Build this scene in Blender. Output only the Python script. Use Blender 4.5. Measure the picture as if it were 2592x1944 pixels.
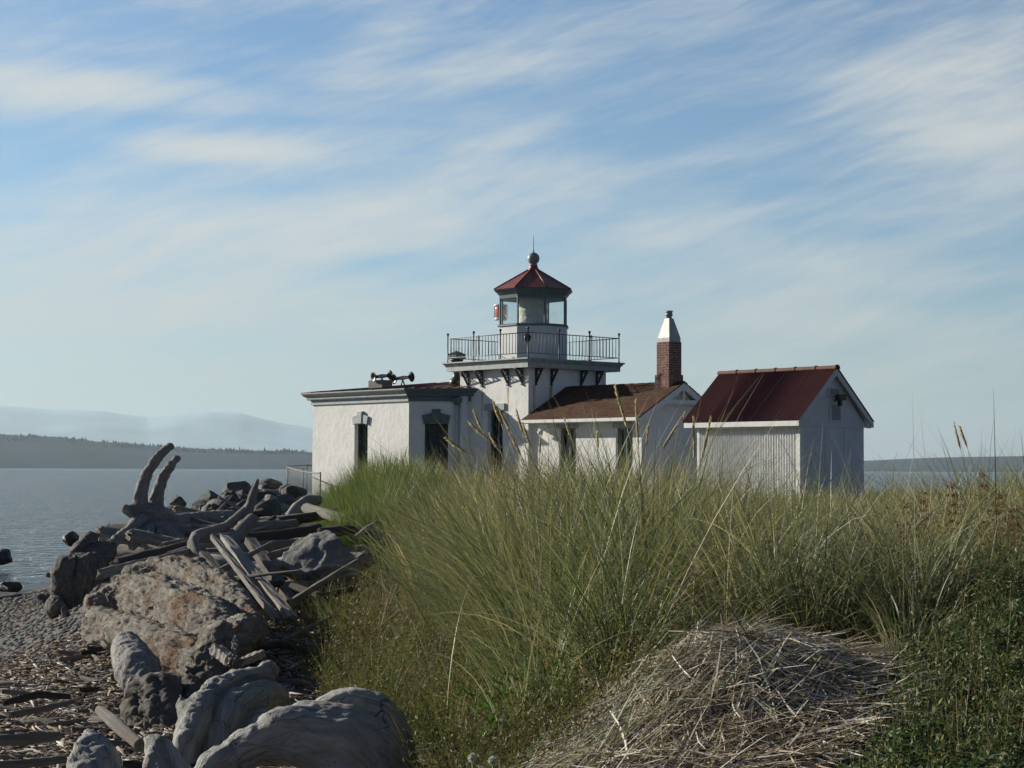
import bpy, bmesh, math, random
import numpy as np
from mathutils import Vector, Matrix
R = math.radians
random.seed(7)
rng = np.random.default_rng(11)
for o in list(bpy.data.objects): bpy.data.objects.remove(o)
scene = bpy.context.scene
COL = scene.collection

# ------------------------------------------------------------------ camera
EYE = 2.8
FPX = 4600.0
HOR = 1187.0
PITCH = math.atan((HOR - 972) / FPX)
ROLL = 0.0043
cd = bpy.data.cameras.new('camera'); cam = bpy.data.objects.new('camera', cd); COL.objects.link(cam)
cd.sensor_width = 36; cd.lens = 36 * FPX / 2592; cd.clip_start = 0.1; cd.clip_end = 60000
cam.matrix_world = Matrix.Translation((0, 0, EYE)) @ Matrix.Rotation(R(90) + PITCH, 4, 'X') @ Matrix.Rotation(ROLL, 4, 'Z')
scene.camera = cam
# ------------------------------------------------------------------ light
SUN_AZ = R(151)          # direction towards the sun, counted from +X anticlockwise
SUN_EL = R(19)
sd = bpy.data.lights.new('sun', 'SUN'); so = bpy.data.objects.new('sun', sd); COL.objects.link(so)
sd.energy = 5.0; sd.angle = R(0.6); sd.color = (1.0, 0.93, 0.80)
sdir = Vector((math.cos(SUN_AZ) * math.cos(SUN_EL), math.sin(SUN_AZ) * math.cos(SUN_EL), math.sin(SUN_EL)))
so.rotation_euler = sdir.to_track_quat('Z', 'Y').to_euler()
scene.view_settings.view_transform = 'Standard'; scene.view_settings.look = 'None'
scene.view_settings.exposure = 0.45; scene.view_settings.gamma = 1.0
scene.cycles.max_bounces = 8; scene.cycles.volume_bounces = 0
scene.cycles.transparent_max_bounces = 16
# ------------------------------------------------------------------ node helpers
class N:
    def __init__(s, tree): s.t = tree; s.n = tree.nodes; s.l = tree.links
    def new(s, typ, **kw):
        n = s.n.new(typ)
        for k, v in kw.items():
            if hasattr(n, k) and k not in ('Scale',): setattr(n, k, v)
        return n
    def put(s, sock, v):
        if hasattr(v, 'is_output') or isinstance(v, bpy.types.NodeSocket): s.l.new(v, sock)
        elif v is not None:
            if isinstance(v, (tuple, list)) and sock.type == 'RGBA' and len(v) == 3: v = (*v, 1)
            sock.default_value = v
    def math(s, op, a, b=None, c=None, clamp=False):
        n = s.n.new('ShaderNodeMath'); n.operation = op; n.use_clamp = clamp
        s.put(n.inputs[0], a); s.put(n.inputs[1], b); s.put(n.inputs[2], c); return n.outputs[0]
    def noise(s, vec, scale=5, detail=4, rough=0.55, dist=0.0, dim='3D'):
        n = s.n.new('ShaderNodeTexNoise'); n.noise_dimensions = dim
        s.put(n.inputs['Vector'], vec); n.inputs['Scale'].default_value = scale
        n.inputs['Detail'].default_value = detail; n.inputs['Roughness'].default_value = rough
        n.inputs['Distortion'].default_value = dist; return n.outputs['Fac']
    def vor(s, vec, scale=5, feature='F1', out='Distance', rand=1.0):
        n = s.n.new('ShaderNodeTexVoronoi'); n.feature = feature
        s.put(n.inputs['Vector'], vec); n.inputs['Scale'].default_value = scale
        n.inputs['Randomness'].default_value = rand; return n.outputs[out]
    def mapr(s, v, a, b, c=0.0, d=1.0, smooth=False):
        n = s.n.new('ShaderNodeMapRange'); n.clamp = True
        if smooth: n.interpolation_type = 'SMOOTHSTEP'
        s.put(n.inputs[0], v)
        for i, x in enumerate((a, b, c, d)): s.put(n.inputs[i + 1], x)
        return n.outputs[0]
    def mapping(s, vec, scale=(1, 1, 1), loc=(0, 0, 0), rot=(0, 0, 0)):
        n = s.n.new('ShaderNodeMapping'); s.put(n.inputs['Vector'], vec)
        n.inputs['Scale'].default_value = scale; n.inputs['Location'].default_value = loc
        n.inputs['Rotation'].default_value = rot; return n.outputs[0]
    def mix(s, f, a, b, mode='MIX'):
        n = s.n.new('ShaderNodeMix'); n.data_type = 'RGBA'; n.blend_type = mode; n.clamp_factor = True
        s.put(n.inputs['Factor'], f); s.put(n.inputs['A'], a); s.put(n.inputs['B'], b) if False else None
        s.put(n.inputs[0], f); s.put(n.inputs[6], a); s.put(n.inputs[7], b); return n.outputs[2]
    def bump(s, h, strength=0.5, dist=0.02, normal=None):
        n = s.n.new('ShaderNodeBump'); n.inputs['Strength'].default_value = strength
        n.inputs['Distance'].default_value = dist; s.put(n.inputs['Height'], h)
        if normal is not None: s.put(n.inputs['Normal'], normal)
        return n.outputs[0]
    def obj(s): return s.n.new('ShaderNodeTexCoord').outputs['Object']
    def uv(s): return s.n.new('ShaderNodeTexCoord').outputs['UV']
    def attr(s, name):
        n = s.n.new('ShaderNodeAttribute'); n.attribute_name = name; return n.outputs['Color']
    def rand(s): return s.n.new('ShaderNodeObjectInfo').outputs['Random']
    def sep(s, v):
        n = s.n.new('ShaderNodeSeparateXYZ'); s.put(n.inputs[0], v); return n.outputs
    def comb(s, x, y, z):
        n = s.n.new('ShaderNodeCombineXYZ'); s.put(n.inputs[0], x); s.put(n.inputs[1], y); s.put(n.inputs[2], z); return n.outputs[0]
def material(name, build, rough=0.8, spec=0.3):
    m = bpy.data.materials.new(name); m.use_nodes = True
    k = N(m.node_tree); b = k.n['Principled BSDF']
    b.inputs['Roughness'].default_value = rough; b.inputs['Specular IOR Level'].default_value = spec
    c, bump = build(k, b)
    if c is not None: k.put(b.inputs['Base Color'], c)
    if bump is not None: k.put(b.inputs['Normal'], bump)
    return m
def plain(name, col, rough=0.6, spec=0.4, var=0.15, bs=30, metal=0.0, bump=0.15):
    def f(k, b):
        b.inputs['Metallic'].default_value = metal
        n = k.noise(k.obj(), bs, 4)
        c = k.mix(k.mapr(n, .3, .7), tuple(x * (1 - var) for x in col), tuple(min(1, x * (1 + var)) for x in col))
        return c, k.bump(n, bump, 0.01)
    return material(name, f, rough, spec)

# ------------------------------------------------------------------ sky
world = bpy.data.worlds.new('World'); scene.world = world; world.use_nodes = True
k = N(world.node_tree); bg = k.n['Background']
sky = k.n.new('ShaderNodeTexSky'); sky.sky_type = 'NISHITA'; sky.sun_disc = False
sky.sun_elevation = SUN_EL; sky.sun_rotation = R(90) - SUN_AZ
sky.air_density = 1.0; sky.dust_density = 0.5; sky.ozone_density = 2.5
d = k.n.new('ShaderNodeTexCoord').outputs['Generated']
dx, dy, dz = k.sep(d)
az = k.math('ARCTAN2', dx, dy)
el = k.math('ARCSINE', dz)
U = k.math('DIVIDE', az, 0.2747)      # one unit of azimuth
V = k.math('DIVIDE', el, 0.252)
uv = k.comb(U, V, 0)
# the cirrus: a broad veil plus combed streaks, thick where the patches lie
def patch(cx, cy, rx, ry, rot=0.0, amp=1.0):
    p = k.n.new('ShaderNodeVectorMath'); p.operation = 'SUBTRACT'; k.put(p.inputs[0], uv); p.inputs[1].default_value = (cx, cy, 0)
    q = k.mapping(p.outputs[0], rot=(0, 0, -rot))
    q = k.mapping(q, scale=(1 / rx, 1 / ry, 1))
    l = k.n.new('ShaderNodeVectorMath'); l.operation = 'LENGTH'; k.put(l.inputs[0], q)
    g = k.mapr(l.outputs['Value'], 0, 1, amp, 0, smooth=True)
    return g
def DP(x, y): return ((x - 1106) / 1106, (1012 - y) / 1012)
PATCH = [  # x, y, rx, ry (photo directions), tilt, amount
    (160, 205, 620, 75, -.02, 1.0), (30, 120, 200, 120, 0, .3), (470, 325, 340, 60, -.03, 1.0), (780, 110, 210, 90, .5, .75),
    (1130, 130, 480, 70, .12, .3), (860, 430, 520, 110, .15, .46), (1080, 290, 330, 42, .42, .42),
    (450, 470, 620, 120, .03, .38), (1480, 470, 330, 90, .12, .5), (1250, 400, 260, 50, .3, .28),
    (2080, 230, 480, 260, -.5, .95), (2212, 60, 330, 220, 0, .3), (1830, 210, 330, 90, .3, .22), (1980, 340, 420, 60, .2, .25),
    (250, 640, 800, 150, 0, .42), (1700, 560, 600, 60, .15, .36), (1850, 690, 480, 60, -.03, .4), (1300, 560, 420, 50, .15, .25),
    (420, 560, 1000, 260, .06, .42), (800, 470, 620, 140, .22, .30), (1500, 640, 900, 160, .05, .25), (1050, 330, 420, 60, .45, .25), (700, 780, 1200, 200, 0, .3), (1750, 800, 900, 160, 0, .2),
    (1450, 280, 420, 130, .1, -.42), (1150, 210, 260, 60, 0, -.25), (560, 50, 300, 60, 0, -.3), (550, 255, 500, 22, 0, -.35), (1650, 380, 200, 60, 0, -.3),
    (100, 330, 190, 45, 0, -.25), (1900, 500, 400, 40, -.1, -.3), (900, 560, 500, 35, .02, -.22), (500, 745, 500, 30, 0, -.2), (1050, 640, 330, 30, .1, -.2)]
tot = None
for (x, y, rx, ry, rot, amp) in PATCH:
    cx, cy = DP(x, y)
    g = patch(cx, cy, rx / 1106, ry / 1012, rot, amp)
    tot = g if tot is None else k.math('ADD', tot, g)
warp = k.n.new('ShaderNodeTexNoise'); warp.inputs['Scale'].default_value = 1.6; warp.inputs['Detail'].default_value = 3; k.put(warp.inputs['Vector'], uv)
wv = k.n.new('ShaderNodeVectorMath'); wv.operation = 'MULTIPLY_ADD'; k.put(wv.inputs[0], warp.outputs['Color']); wv.inputs[1].default_value = (.28, .13, 0); k.put(wv.inputs[2], uv)
wuv = wv.outputs[0]
s1 = k.noise(k.mapping(k.mapping(wuv, rot=(0, 0, R(-7))), scale=(1.0, 5.0, 1)), 1.7, 9, .62)
s2 = k.noise(k.mapping(k.mapping(wuv, rot=(0, 0, R(-21))), scale=(1.0, 7.5, 1), loc=(3, 1, 0)), 2.4, 11, .70)
s3 = k.noise(k.mapping(wuv, scale=(1.0, 2.2, 1), loc=(7, 4, 0)), 1.5, 6, .55)
st = k.math('ADD', k.math('MULTIPLY', s1, .42), k.math('ADD', k.math('MULTIPLY', s2, .36), k.math('MULTIPLY', s3, .22)))
cov = k.math('ADD', k.math('MULTIPLY', k.math('SUBTRACT', st, .5), 4.8), k.math('ADD', k.math('MULTIPLY', tot, .85), 0.14))
low = k.mapr(V, -.05, .6, .60, 0.0)
cov = k.math('ADD', cov, low)
cov = k.mapr(cov, -.35, 1.45, 0.05, 0.90, smooth=True)
cov = k.math('MULTIPLY', cov, k.mapr(V, 1.3, 3.2, 1.0, .25))

upper = k.mapr(V, -.1, 3.0, 0.0, 1.0)
blue = k.n.new('ShaderNodeMix'); 
skycol = k.mix(1.0, sky.outputs[0], (0.70, 0.95, 1.16, 1), 'MULTIPLY')
cl = k.mix(k.mapr(V, 0.0, .55), (5.0, 5.4, 5.3, 1), (6.8, 7.0, 6.75, 1))
final = k.mix(cov, skycol, cl)
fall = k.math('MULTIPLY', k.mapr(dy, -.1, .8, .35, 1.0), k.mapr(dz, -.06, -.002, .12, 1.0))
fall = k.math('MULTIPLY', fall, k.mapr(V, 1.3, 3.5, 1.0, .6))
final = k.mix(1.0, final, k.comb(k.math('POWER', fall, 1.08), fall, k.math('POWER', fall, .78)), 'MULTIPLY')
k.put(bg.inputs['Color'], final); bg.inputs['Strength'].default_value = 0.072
world.cycles.sampling_method = 'MANUAL'; world.cycles.sample_map_resolution = 512

# ------------------------------------------------------------------ numpy noise
_perm = rng.permutation(256); _perm = np.concatenate([_perm, _perm, _perm])
_grad = rng.normal(size=(256, 3)); _grad /= np.linalg.norm(_grad, axis=1)[:, None]
def perlin(P):
    P = np.asarray(P, float); I = np.floor(P).astype(int); F = P - I; I &= 255
    w = F * F * F * (F * (F * 6 - 15) + 10); out = 0
    for dx_ in (0, 1):
        for dy_ in (0, 1):
            for dz_ in (0, 1):
                h = _perm[_perm[_perm[(I[:, 0] + dx_) & 255] + ((I[:, 1] + dy_) & 255)] + ((I[:, 2] + dz_) & 255)]
                dd = (_grad[h] * (F - (dx_, dy_, dz_))).sum(1)
                out = out + dd * (w[:, 0] if dx_ else 1 - w[:, 0]) * (w[:, 1] if dy_ else 1 - w[:, 1]) * (w[:, 2] if dz_ else 1 - w[:, 2])
    return out * 1.6
def fbm(P, o=4, ridged=False):
    P = np.asarray(P, float); a = 1.0; s = 0
    for i in range(o):
        n = perlin(P + i * 17.3); n = (1 - 2 * np.abs(n)) if ridged else n
        s = s + n * a; P = P * 2.03; a *= .5
    return s
def sstep(x, a, b):
    t = np.clip((x - a) / (b - a), 0, 1); return t * t * (3 - 2 * t)

# ------------------------------------------------------------------ object helpers
def link(name, me, parent=None, mats=()):
    o = bpy.data.objects.new(name, me); COL.objects.link(o)
    for m in mats: me.materials.append(m)
    if parent is not None: o.parent = parent
    return o
def mesh_np(name, V_, F_, smooth=False, uv=None, col=None):
    """V_ (n,3), F_ (m,3 or 4) int arrays"""
    V_ = np.ascontiguousarray(V_, dtype=np.float32); F_ = np.ascontiguousarray(F_, dtype=np.int32)
    me = bpy.data.meshes.new(name); n = F_.shape[1]
    me.vertices.add(len(V_)); me.vertices.foreach_set('co', V_.ravel())
    me.loops.add(F_.size); me.loops.foreach_set('vertex_index', F_.ravel())
    me.polygons.add(len(F_)); me.polygons.foreach_set('loop_start', np.arange(0, F_.size, n, dtype=np.int32))
    if smooth: me.polygons.foreach_set('use_smooth', np.ones(len(F_), bool))
    me.update(calc_edges=True)
    if uv is not None:
        l = me.uv_layers.new(name='UVMap'); l.data.foreach_set('uv', np.asarray(uv, np.float32)[F_.ravel()].ravel())
    if col is not None:
        a = me.color_attributes.new('Col', 'FLOAT_COLOR', 'POINT')
        c = np.ones((len(V_), 4), np.float32); c[:, :3] = col; a.data.foreach_set('color', c.ravel())
    return me
def tag(o, label=None, cat=None, group=None, kind=None):
    if label: o['label'] = label
    if cat: o['category'] = cat
    if group: o['group'] = group
    if kind: o['kind'] = kind
    return o
def empty(name, loc, rz=0.0):
    o = bpy.data.objects.new(name, None); COL.objects.link(o); o.location = loc; o.rotation_euler = (0, 0, rz); o.empty_display_size = .2
    return o
class MB:
    def __init__(s): s.v = []; s.f = []; s.m = []; s.sm = []
    def add(s, vs, fs, m=0, sm=False):
        b = len(s.v); s.v += [tuple(x) for x in vs]; s.f += [tuple(b + i for i in f) for f in fs]; s.m += [m] * len(fs); s.sm += [sm] * len(fs); return s
    def box(s, x0, x1, y0, y1, z0, z1, m=0):
        if x0 > x1: x0, x1 = x1, x0
        if y0 > y1: y0, y1 = y1, y0
        vs = [(x, y, z) for z in (z0, z1) for y in (y0, y1) for x in (x0, x1)]
        return s.add(vs, [(0, 2, 3, 1), (4, 5, 7, 6), (0, 1, 5, 4), (2, 6, 7, 3), (0, 4, 6, 2), (1, 3, 7, 5)], m)
    def prism(s, poly, z0, z1, m=0, caps=True):
        n = len(poly); area = sum(poly[i][0] * poly[(i + 1) % n][1] - poly[(i + 1) % n][0] * poly[i][1] for i in range(n))
        if area < 0: poly = poly[::-1]
        vs = [(x, y, z0) for x, y in poly] + [(x, y, z1) for x, y in poly]
        fs = [(i, (i + 1) % n, n + (i + 1) % n, n + i) for i in range(n)]
        if caps: fs += [tuple(range(n - 1, -1, -1)), tuple(range(n, 2 * n))]
        return s.add(vs, fs, m)
    def extr(s, pts, off, m=0):
        """extrude planar 3D polygon by vector off"""
        n = len(pts); P = [Vector(p) for p in pts]; off = Vector(off)
        nor = sum(((P[i] - P[0]).cross(P[(i + 1) % n] - P[0]) for i in range(n)), Vector())
        if nor.dot(off) < 0: P = P[::-1]
        vs = P + [p + off for p in P]
        fs = [(i, (i + 1) % n, n + (i + 1) % n, n + i) for i in range(n)] + [tuple(range(n - 1, -1, -1)), tuple(range(n, 2 * n))]
        return s.add(vs, fs, m)
    def lathe(s, prof, c=(0, 0, 0), n=24, m=0, sm=True, axis=None, ph=0.0):
        q = Vector((0, 0, 1)).rotation_difference(Vector(axis).normalized()) if axis is not None else None
        vs = []
        for r, z in prof:
            for i in range(n):
                a = 2 * math.pi * i / n + ph; p = Vector((r * math.cos(a), r * math.sin(a), z))
                if q: p = q @ p
                vs.append(p + Vector(c))
        fs = []
        for j in range(len(prof) - 1):
            for i in range(n): fs.append((j * n + i, j * n + (i + 1) % n, (j + 1) * n + (i + 1) % n, (j + 1) * n + i))
        s.add(vs, fs, m, sm)
        b = len(s.v) - len(vs); k_ = (len(prof) - 1) * n
        s.f += [tuple(b + i for i in range(n - 1, -1, -1)), tuple(b + k_ + i for i in range(n))]; s.m += [m, m]; s.sm += [False, False]
        return s
    def tube(s, pts, r, n=8, m=0):
        P = [Vector(p) for p in pts]; rs = r if isinstance(r, (list, tuple)) else [r] * len(P); vs = []
        up = Vector((.13, .21, .97))
        for i, p in enumerate(P):
            t = (P[min(i + 1, len(P) - 1)] - P[max(i - 1, 0)]).normalized(); a = t.cross(up)
            if a.length < .05: a = t.cross(Vector((1, 0, 0)))
            a.normalize(); b = t.cross(a)
            for j in range(n): an = 2 * math.pi * j / n; vs.append(p + (a * math.cos(an) + b * math.sin(an)) * rs[i])
        fs = [(i * n + j, i * n + (j + 1) % n, (i + 1) * n + (j + 1) % n, (i + 1) * n + j) for i in range(len(P) - 1) for j in range(n)]
        fs = [f[::-1] for f in fs]
        s.add(vs, fs, m, True); L = (len(P) - 1) * n
        b0 = len(s.v) - len(vs); s.f += [tuple(b0 + i for i in range(n)), tuple(b0 + L + i for i in range(n - 1, -1, -1))]; s.m += [m, m]; s.sm += [False, False]
        return s
    def build(s, name, mats, parent=None, bevel=0.0):
        me = bpy.data.meshes.new(name); me.from_pydata(s.v, [], s.f)
        mats = mats if isinstance(mats, (list, tuple)) else [mats]
        me.polygons.foreach_set('material_index', s.m); me.polygons.foreach_set('use_smooth', s.sm); me.update()
        o = link(name, me, parent, mats)
        if bevel:
            md = o.modifiers.new('bevel', 'BEVEL'); md.width = bevel; md.segments = 2; md.limit_method = 'ANGLE'; md.angle_limit = R(40)
        return o

# ------------------------------------------------------------------ pixel / terrain helpers (places are computed once, in metres)
def ray(xd, yd):
    px, py = xd * 1.17179, yd * 1.17179
    x = (px - 1296) / FPX; y = -(py - 972) / FPX
    c, s = math.cos(ROLL), math.sin(ROLL); x, y = c * x - s * y, s * x + c * y
    v = Vector((x, math.cos(PITCH) - y * math.sin(PITCH), math.sin(PITCH) + y * math.cos(PITCH)))
    return v / v.y
def at(xd, yd, Y): v = ray(xd, yd) * Y; return Vector((v.x, v.y, v.z + EYE))
def hgt(X, Y):
    X = np.asarray(X, float); Y = np.asarray(Y, float)
    Xb = .3 - .12 * np.clip(Y, -20, 62)
    D = Xb - X
    beach = 1.4 - .015 * np.clip(Y, -20, 60) - .12 * np.clip(D, 0, 60) - .10 * np.clip(D - 9, 0, 40)
    beach = np.maximum(beach, -2.5)
    dune = 1.88 - .25 * sstep(Y, 16, 34) - .1 * sstep(Y, 34, 45)
    m = sstep(-D, -.2, 2.6)
    z = beach + (dune - beach) * m
    # pile / riprap berm along the edge
    bc = np.interp(Y, [12, 18, 26, 36, 46, 58, 66], [-2.3, -3.3, -4.6, -5.6, -6.6, -8.0, -8.6])
    bh = np.interp(Y, [12, 17, 24, 33, 40, 50, 62, 72], [0, .3, .75, 1.1, 1.3, 1.5, 1.5, 0]); bw = np.interp(Y, [12, 20, 40, 60], [1.0, 1.5, 2.3, 2.9])
    z = z + bh * np.exp(-((X - bc) / bw) ** 2)
    # land ends in the sea behind the station
    z = z - 6 * sstep(Y, 66, 100)
    # creeper hummock and straw mound
    z = z + .42 * np.exp(-(((X - 3.0) / 1.1) ** 2 + ((Y - 8.2) / 1.8) ** 2))
    z = z + .35 * np.exp(-(((X + 2.3) / 1.7) ** 2 + ((Y - 28.5) / 3.0) ** 2))
    z = z + .38 * np.exp(-((X - .82) / .58) ** 2 - ((Y - 7.35) / .75) ** 2)
    P = np.stack([X.ravel() * .35, Y.ravel() * .35, np.zeros(X.size)], 1)
    z = z + .10 * fbm(P, 3).reshape(z.shape) * (.3 + .7 * m)
    return z
def gz(x, y): return float(hgt(np.array([x]), np.array([y]))[0])
def gnd(xd, yd):
    v = ray(xd, yd); Y = 4.0
    while Y < 90:
        if EYE + v.z * Y < gz(v.x * Y, Y): break
        Y *= 1.01
    return Vector((v.x * Y, Y, gz(v.x * Y, Y)))

# ------------------------------------------------------------------ materials
def stucco(stains=()):
    def f(k, b):
        o = k.obj(); n = k.noise(o, 1.6, 6, .6); n2 = k.noise(o, 18, 5, .6)
        c = k.mix(k.mapr(n, .35, .7), (.86, .86, .83), (.77, .77, .74))
        x, y, z = k.sep(o)
        streak = k.noise(k.mapping(o, scale=(7, 7, .35)), 1.2, 5, .6)
        c = k.mix(k.mapr(streak, .58, .80, 0, .35), c, (.52, .51, .45))
        c = k.mix(k.mapr(k.noise(o, 3.2, 6, .7), .60, .72, 0, .35), c, (.55, .57, .56))
        low = k.math('MULTIPLY', k.mapr(z, 0, 1.3, 1, 0), k.mapr(k.noise(o, 5, 4), .35, .7))
        c = k.mix(k.math('MULTIPLY', low, .35), c, (.45, .47, .38))
        for (ax, pos, w, z0, z1) in stains:
            cc = x if ax == 'x' else y
            wob = k.math('MULTIPLY', k.math('SUBTRACT', k.noise(o, 2.5, 3), .5), .08)
            dd = k.math('ABSOLUTE', k.math('SUBTRACT', k.math('ADD', cc, wob), pos))
            mk = k.math('MULTIPLY', k.mapr(dd, w * .3, w, 1, 0, True), k.mapr(z, z0, z1, 0, 1))
            mk = k.math('MULTIPLY', mk, k.mapr(z, z1 + .02, z1 + .10, 1, 0))
            mk = k.math('MULTIPLY', mk, k.mapr(k.noise(k.mapping(o, scale=(6, 6, .8)), 3, 4), .2, .5))
            c = k.mix(k.math('MULTIPLY', mk, 1.0), c, (.40, .25, .11))
        h = k.math('ADD', k.math('MULTIPLY', n2, .5), k.noise(o, 5, 4, .6))
        return c, k.bump(h, .55, .03)
    return f
M = {}
M['stucco'] = material('white_stucco', stucco(), .85, .2)
M['stucco_t'] = material('white_stucco_rusted', stucco([('x', -1.238, .07, 2.0, 3.62), ('x', -2.415, .05, 2.6, 3.6), ('y', .57, .06, 1.6, 3.68), ('y', 1.221, .09, 2.3, 3.68), ('y', 2.413, .05, 2.9, 3.6)]), .85, .2)
M['white'] = plain('white_painted_wood', (.74, .75, .73), .5, .4, .1, 12)
M['grey_white'] = plain('greyed_white_paint', (.55, .56, .54), .5, .4, .12, 10)
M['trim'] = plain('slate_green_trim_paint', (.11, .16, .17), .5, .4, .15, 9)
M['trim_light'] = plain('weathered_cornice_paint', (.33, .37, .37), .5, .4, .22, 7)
M['black'] = plain('black_iron', (.018, .019, .018), .45, .5, .3, 20)
M['rail'] = plain('dark_railing_iron', (.035, .037, .036), .5, .5, .4, 25)
M['rail_grey'] = plain('grey_railing_bar', (.10, .115, .12), .5, .4, .2, 25)
M['shutter'] = plain('dark_green_shutter', (.035, .05, .05), .5, .4, .25, 6)
M['glassdark'] = plain('dark_window_glass', (.015, .018, .02), .08, .6, .2, 3, bump=0)
M['ball'] = plain('grey_finial_paint', (.26, .29, .28), .45, .4, .25, 8)
M['galv'] = plain('galvanised_metal', (.36, .38, .37), .5, .4, .18, 9, metal=.3)
M['concrete'] = plain('grey_concrete', (.20, .20, .195), .9, .2, .15, 14)
def redmetal(k, b):
    o = k.obj(); n = k.noise(o, 2.5, 6, .65)
    c = k.mix(k.mapr(n, .35, .7), (.27, .08, .062), (.18, .058, .048))
    c = k.mix(k.mapr(k.noise(o, 14, 5, .6), .55, .75, 0, .5), c, (.12, .06, .045)); return c, k.bump(n, .2, .01)
M['redmetal'] = material('oxide_red_metal', redmetal, .45, .4)
def tanroof(k, b):
    o = k.obj(); n = k.noise(o, 3, 6, .65)
    c = k.mix(k.mapr(n, .35, .65), (.20, .07, .055), (.27, .20, .16)); return c, k.bump(k.noise(o, 20, 4), .4, .01)
M['redroof'] = material('faded_red_metal_roof', tanroof, .6, .3)
def corrroof(k, b):
    o = k.obj(); n = k.noise(o, 2.2, 6, .7)
    c = k.mix(k.mapr(n, .35, .7), (.18, .058, .050), (.12, .046, .040))
    sp = k.vor(o, 9, 'F1'); c = k.mix(k.mapr(sp, .05, .09, .8, 0), c, (.55, .5, .5))
    pan = k.mapr(k.noise(k.mapping(o, scale=(1.6, .2, .2)), 1.5, 2), .4, .6, 0, .35); c = k.mix(pan, c, (.07, .026, .026))
    return c, k.bump(k.noise(o, 30, 3), .15, .005)
M['corr_red'] = material('red_corrugated_sheet', corrroof, .5, .4)
M['corr_white'] = plain('white_corrugated_sheet', (.84, .84, .82), .5, .35, .1, 6)
M['shed_paint'] = plain('white_flat_sheet_paint', (.62, .65, .66), .55, .35, .08, 3)
M['ridge'] = plain('faded_orange_ridge_cap', (.17, .085, .062), .7, .3, .25, 12)
def shingle(k, b):
    uv_ = k.uv(); br = k.n.new('ShaderNodeTexBrick'); k.put(br.inputs['Vector'], uv_)
    br.inputs['Scale'].default_value = 1; br.inputs['Brick Width'].default_value = .13; br.inputs['Row Height'].default_value = .14
    br.inputs['Mortar Size'].default_value = .006; br.inputs['Color1'].default_value = (.0, 0, 0, 1); br.inputs['Color2'].default_value = (1, 1, 1, 1); br.inputs['Mortar'].default_value = (0, 0, 0, 1)
    o = k.obj(); n = k.noise(o, 1.3, 5, .6); n2 = k.noise(o, 9, 5, .6)
    c = k.mix(k.mapr(br.outputs['Color'], 0, 1), (.062, .030, .021), (.12, .052, .034))
    c = k.mix(k.mapr(n2, .45, .7, 0, .7), c, (.115, .075, .05)); c = k.mix(k.mapr(n, .5, .68, 0, .6), c, (.085, .08, .045))
    h = k.math('SUBTRACT', k.math('MULTIPLY', n2, .6), br.outputs['Fac']); return c, k.bump(h, .7, .015)
M['shingle'] = material('mossy_brown_shingles', shingle, .9, .15)
def brick(k, b):
    o = k.obj(); x, y, z = k.sep(o); v_ = k.comb(k.math('ADD', x, y), z, 0)
    br = k.n.new('ShaderNodeTexBrick'); k.put(br.inputs['Vector'], v_); br.inputs['Scale'].default_value = 1
    br.inputs['Brick Width'].default_value = .2; br.inputs['Row Height'].default_value = .067; br.inputs['Mortar Size'].default_value = .007
    br.inputs['Color1'].default_value = (.21, .085, .06, 1); br.inputs['Color2'].default_value = (.14, .06, .05, 1); br.inputs['Mortar'].default_value = (.30, .26, .23, 1)
    n = k.noise(o, 16, 5, .7); c = k.mix(k.mapr(n, .50, .60, 0, .75), br.outputs['Color'], (.38, .29, .25))
    c = k.mix(k.mapr(k.noise(o, 8, 3), .6, .7, 0, .6), c, (.07, .045, .04))
    h = k.math('ADD', k.math('SUBTRACT', 1.0, br.outputs['Fac']), k.math('MULTIPLY', n, .8)); return c, k.bump(h, .8, .015)
M['brick'] = material('peeling_red_brick', brick, .9, .2)
gl = bpy.data.materials.new('lantern_glass'); gl.use_nodes = True; k = N(gl.node_tree); b = k.n['Principled BSDF']; k.n.remove(b)
g1 = k.n.new('ShaderNodeBsdfTransparent'); g1.inputs[0].default_value = (.90, .94, .93, 1); g2 = k.n.new('ShaderNodeBsdfGlossy'); g2.inputs['Roughness'].default_value = .03
mx = k.n.new('ShaderNodeMixShader'); fr = k.n.new('ShaderNodeFresnel'); fr.inputs[0].default_value = 1.45
mx.inputs[0].default_value = .07; k.n.remove(fr); k.put(mx.inputs[1], g1.outputs[0]); k.put(mx.inputs[2], g2.outputs[0]); k.put(k.n['Material Output'].inputs[0], mx.outputs[0]); M['glass'] = gl
def cloth(k, b):
    o = k.obj(); n = k.noise(k.mapping(o, scale=(2, 2, 5), rot=(.3, .2, 0)), 2.2, 5, .6, 1.2)
    return k.mix(k.mapr(n, .3, .7), (.80, .79, .70), (.66, .65, .57)), k.bump(n, 1.0, .08)
M['cloth'] = material('cream_lens_cover', cloth, .7, .2)
def redlens(k, b):
    b.inputs['Transmission Weight'].default_value = .5; return (.9, .22, .20), None
M['redlens'] = material('red_lens_plastic', redlens, .15, .5)

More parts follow.
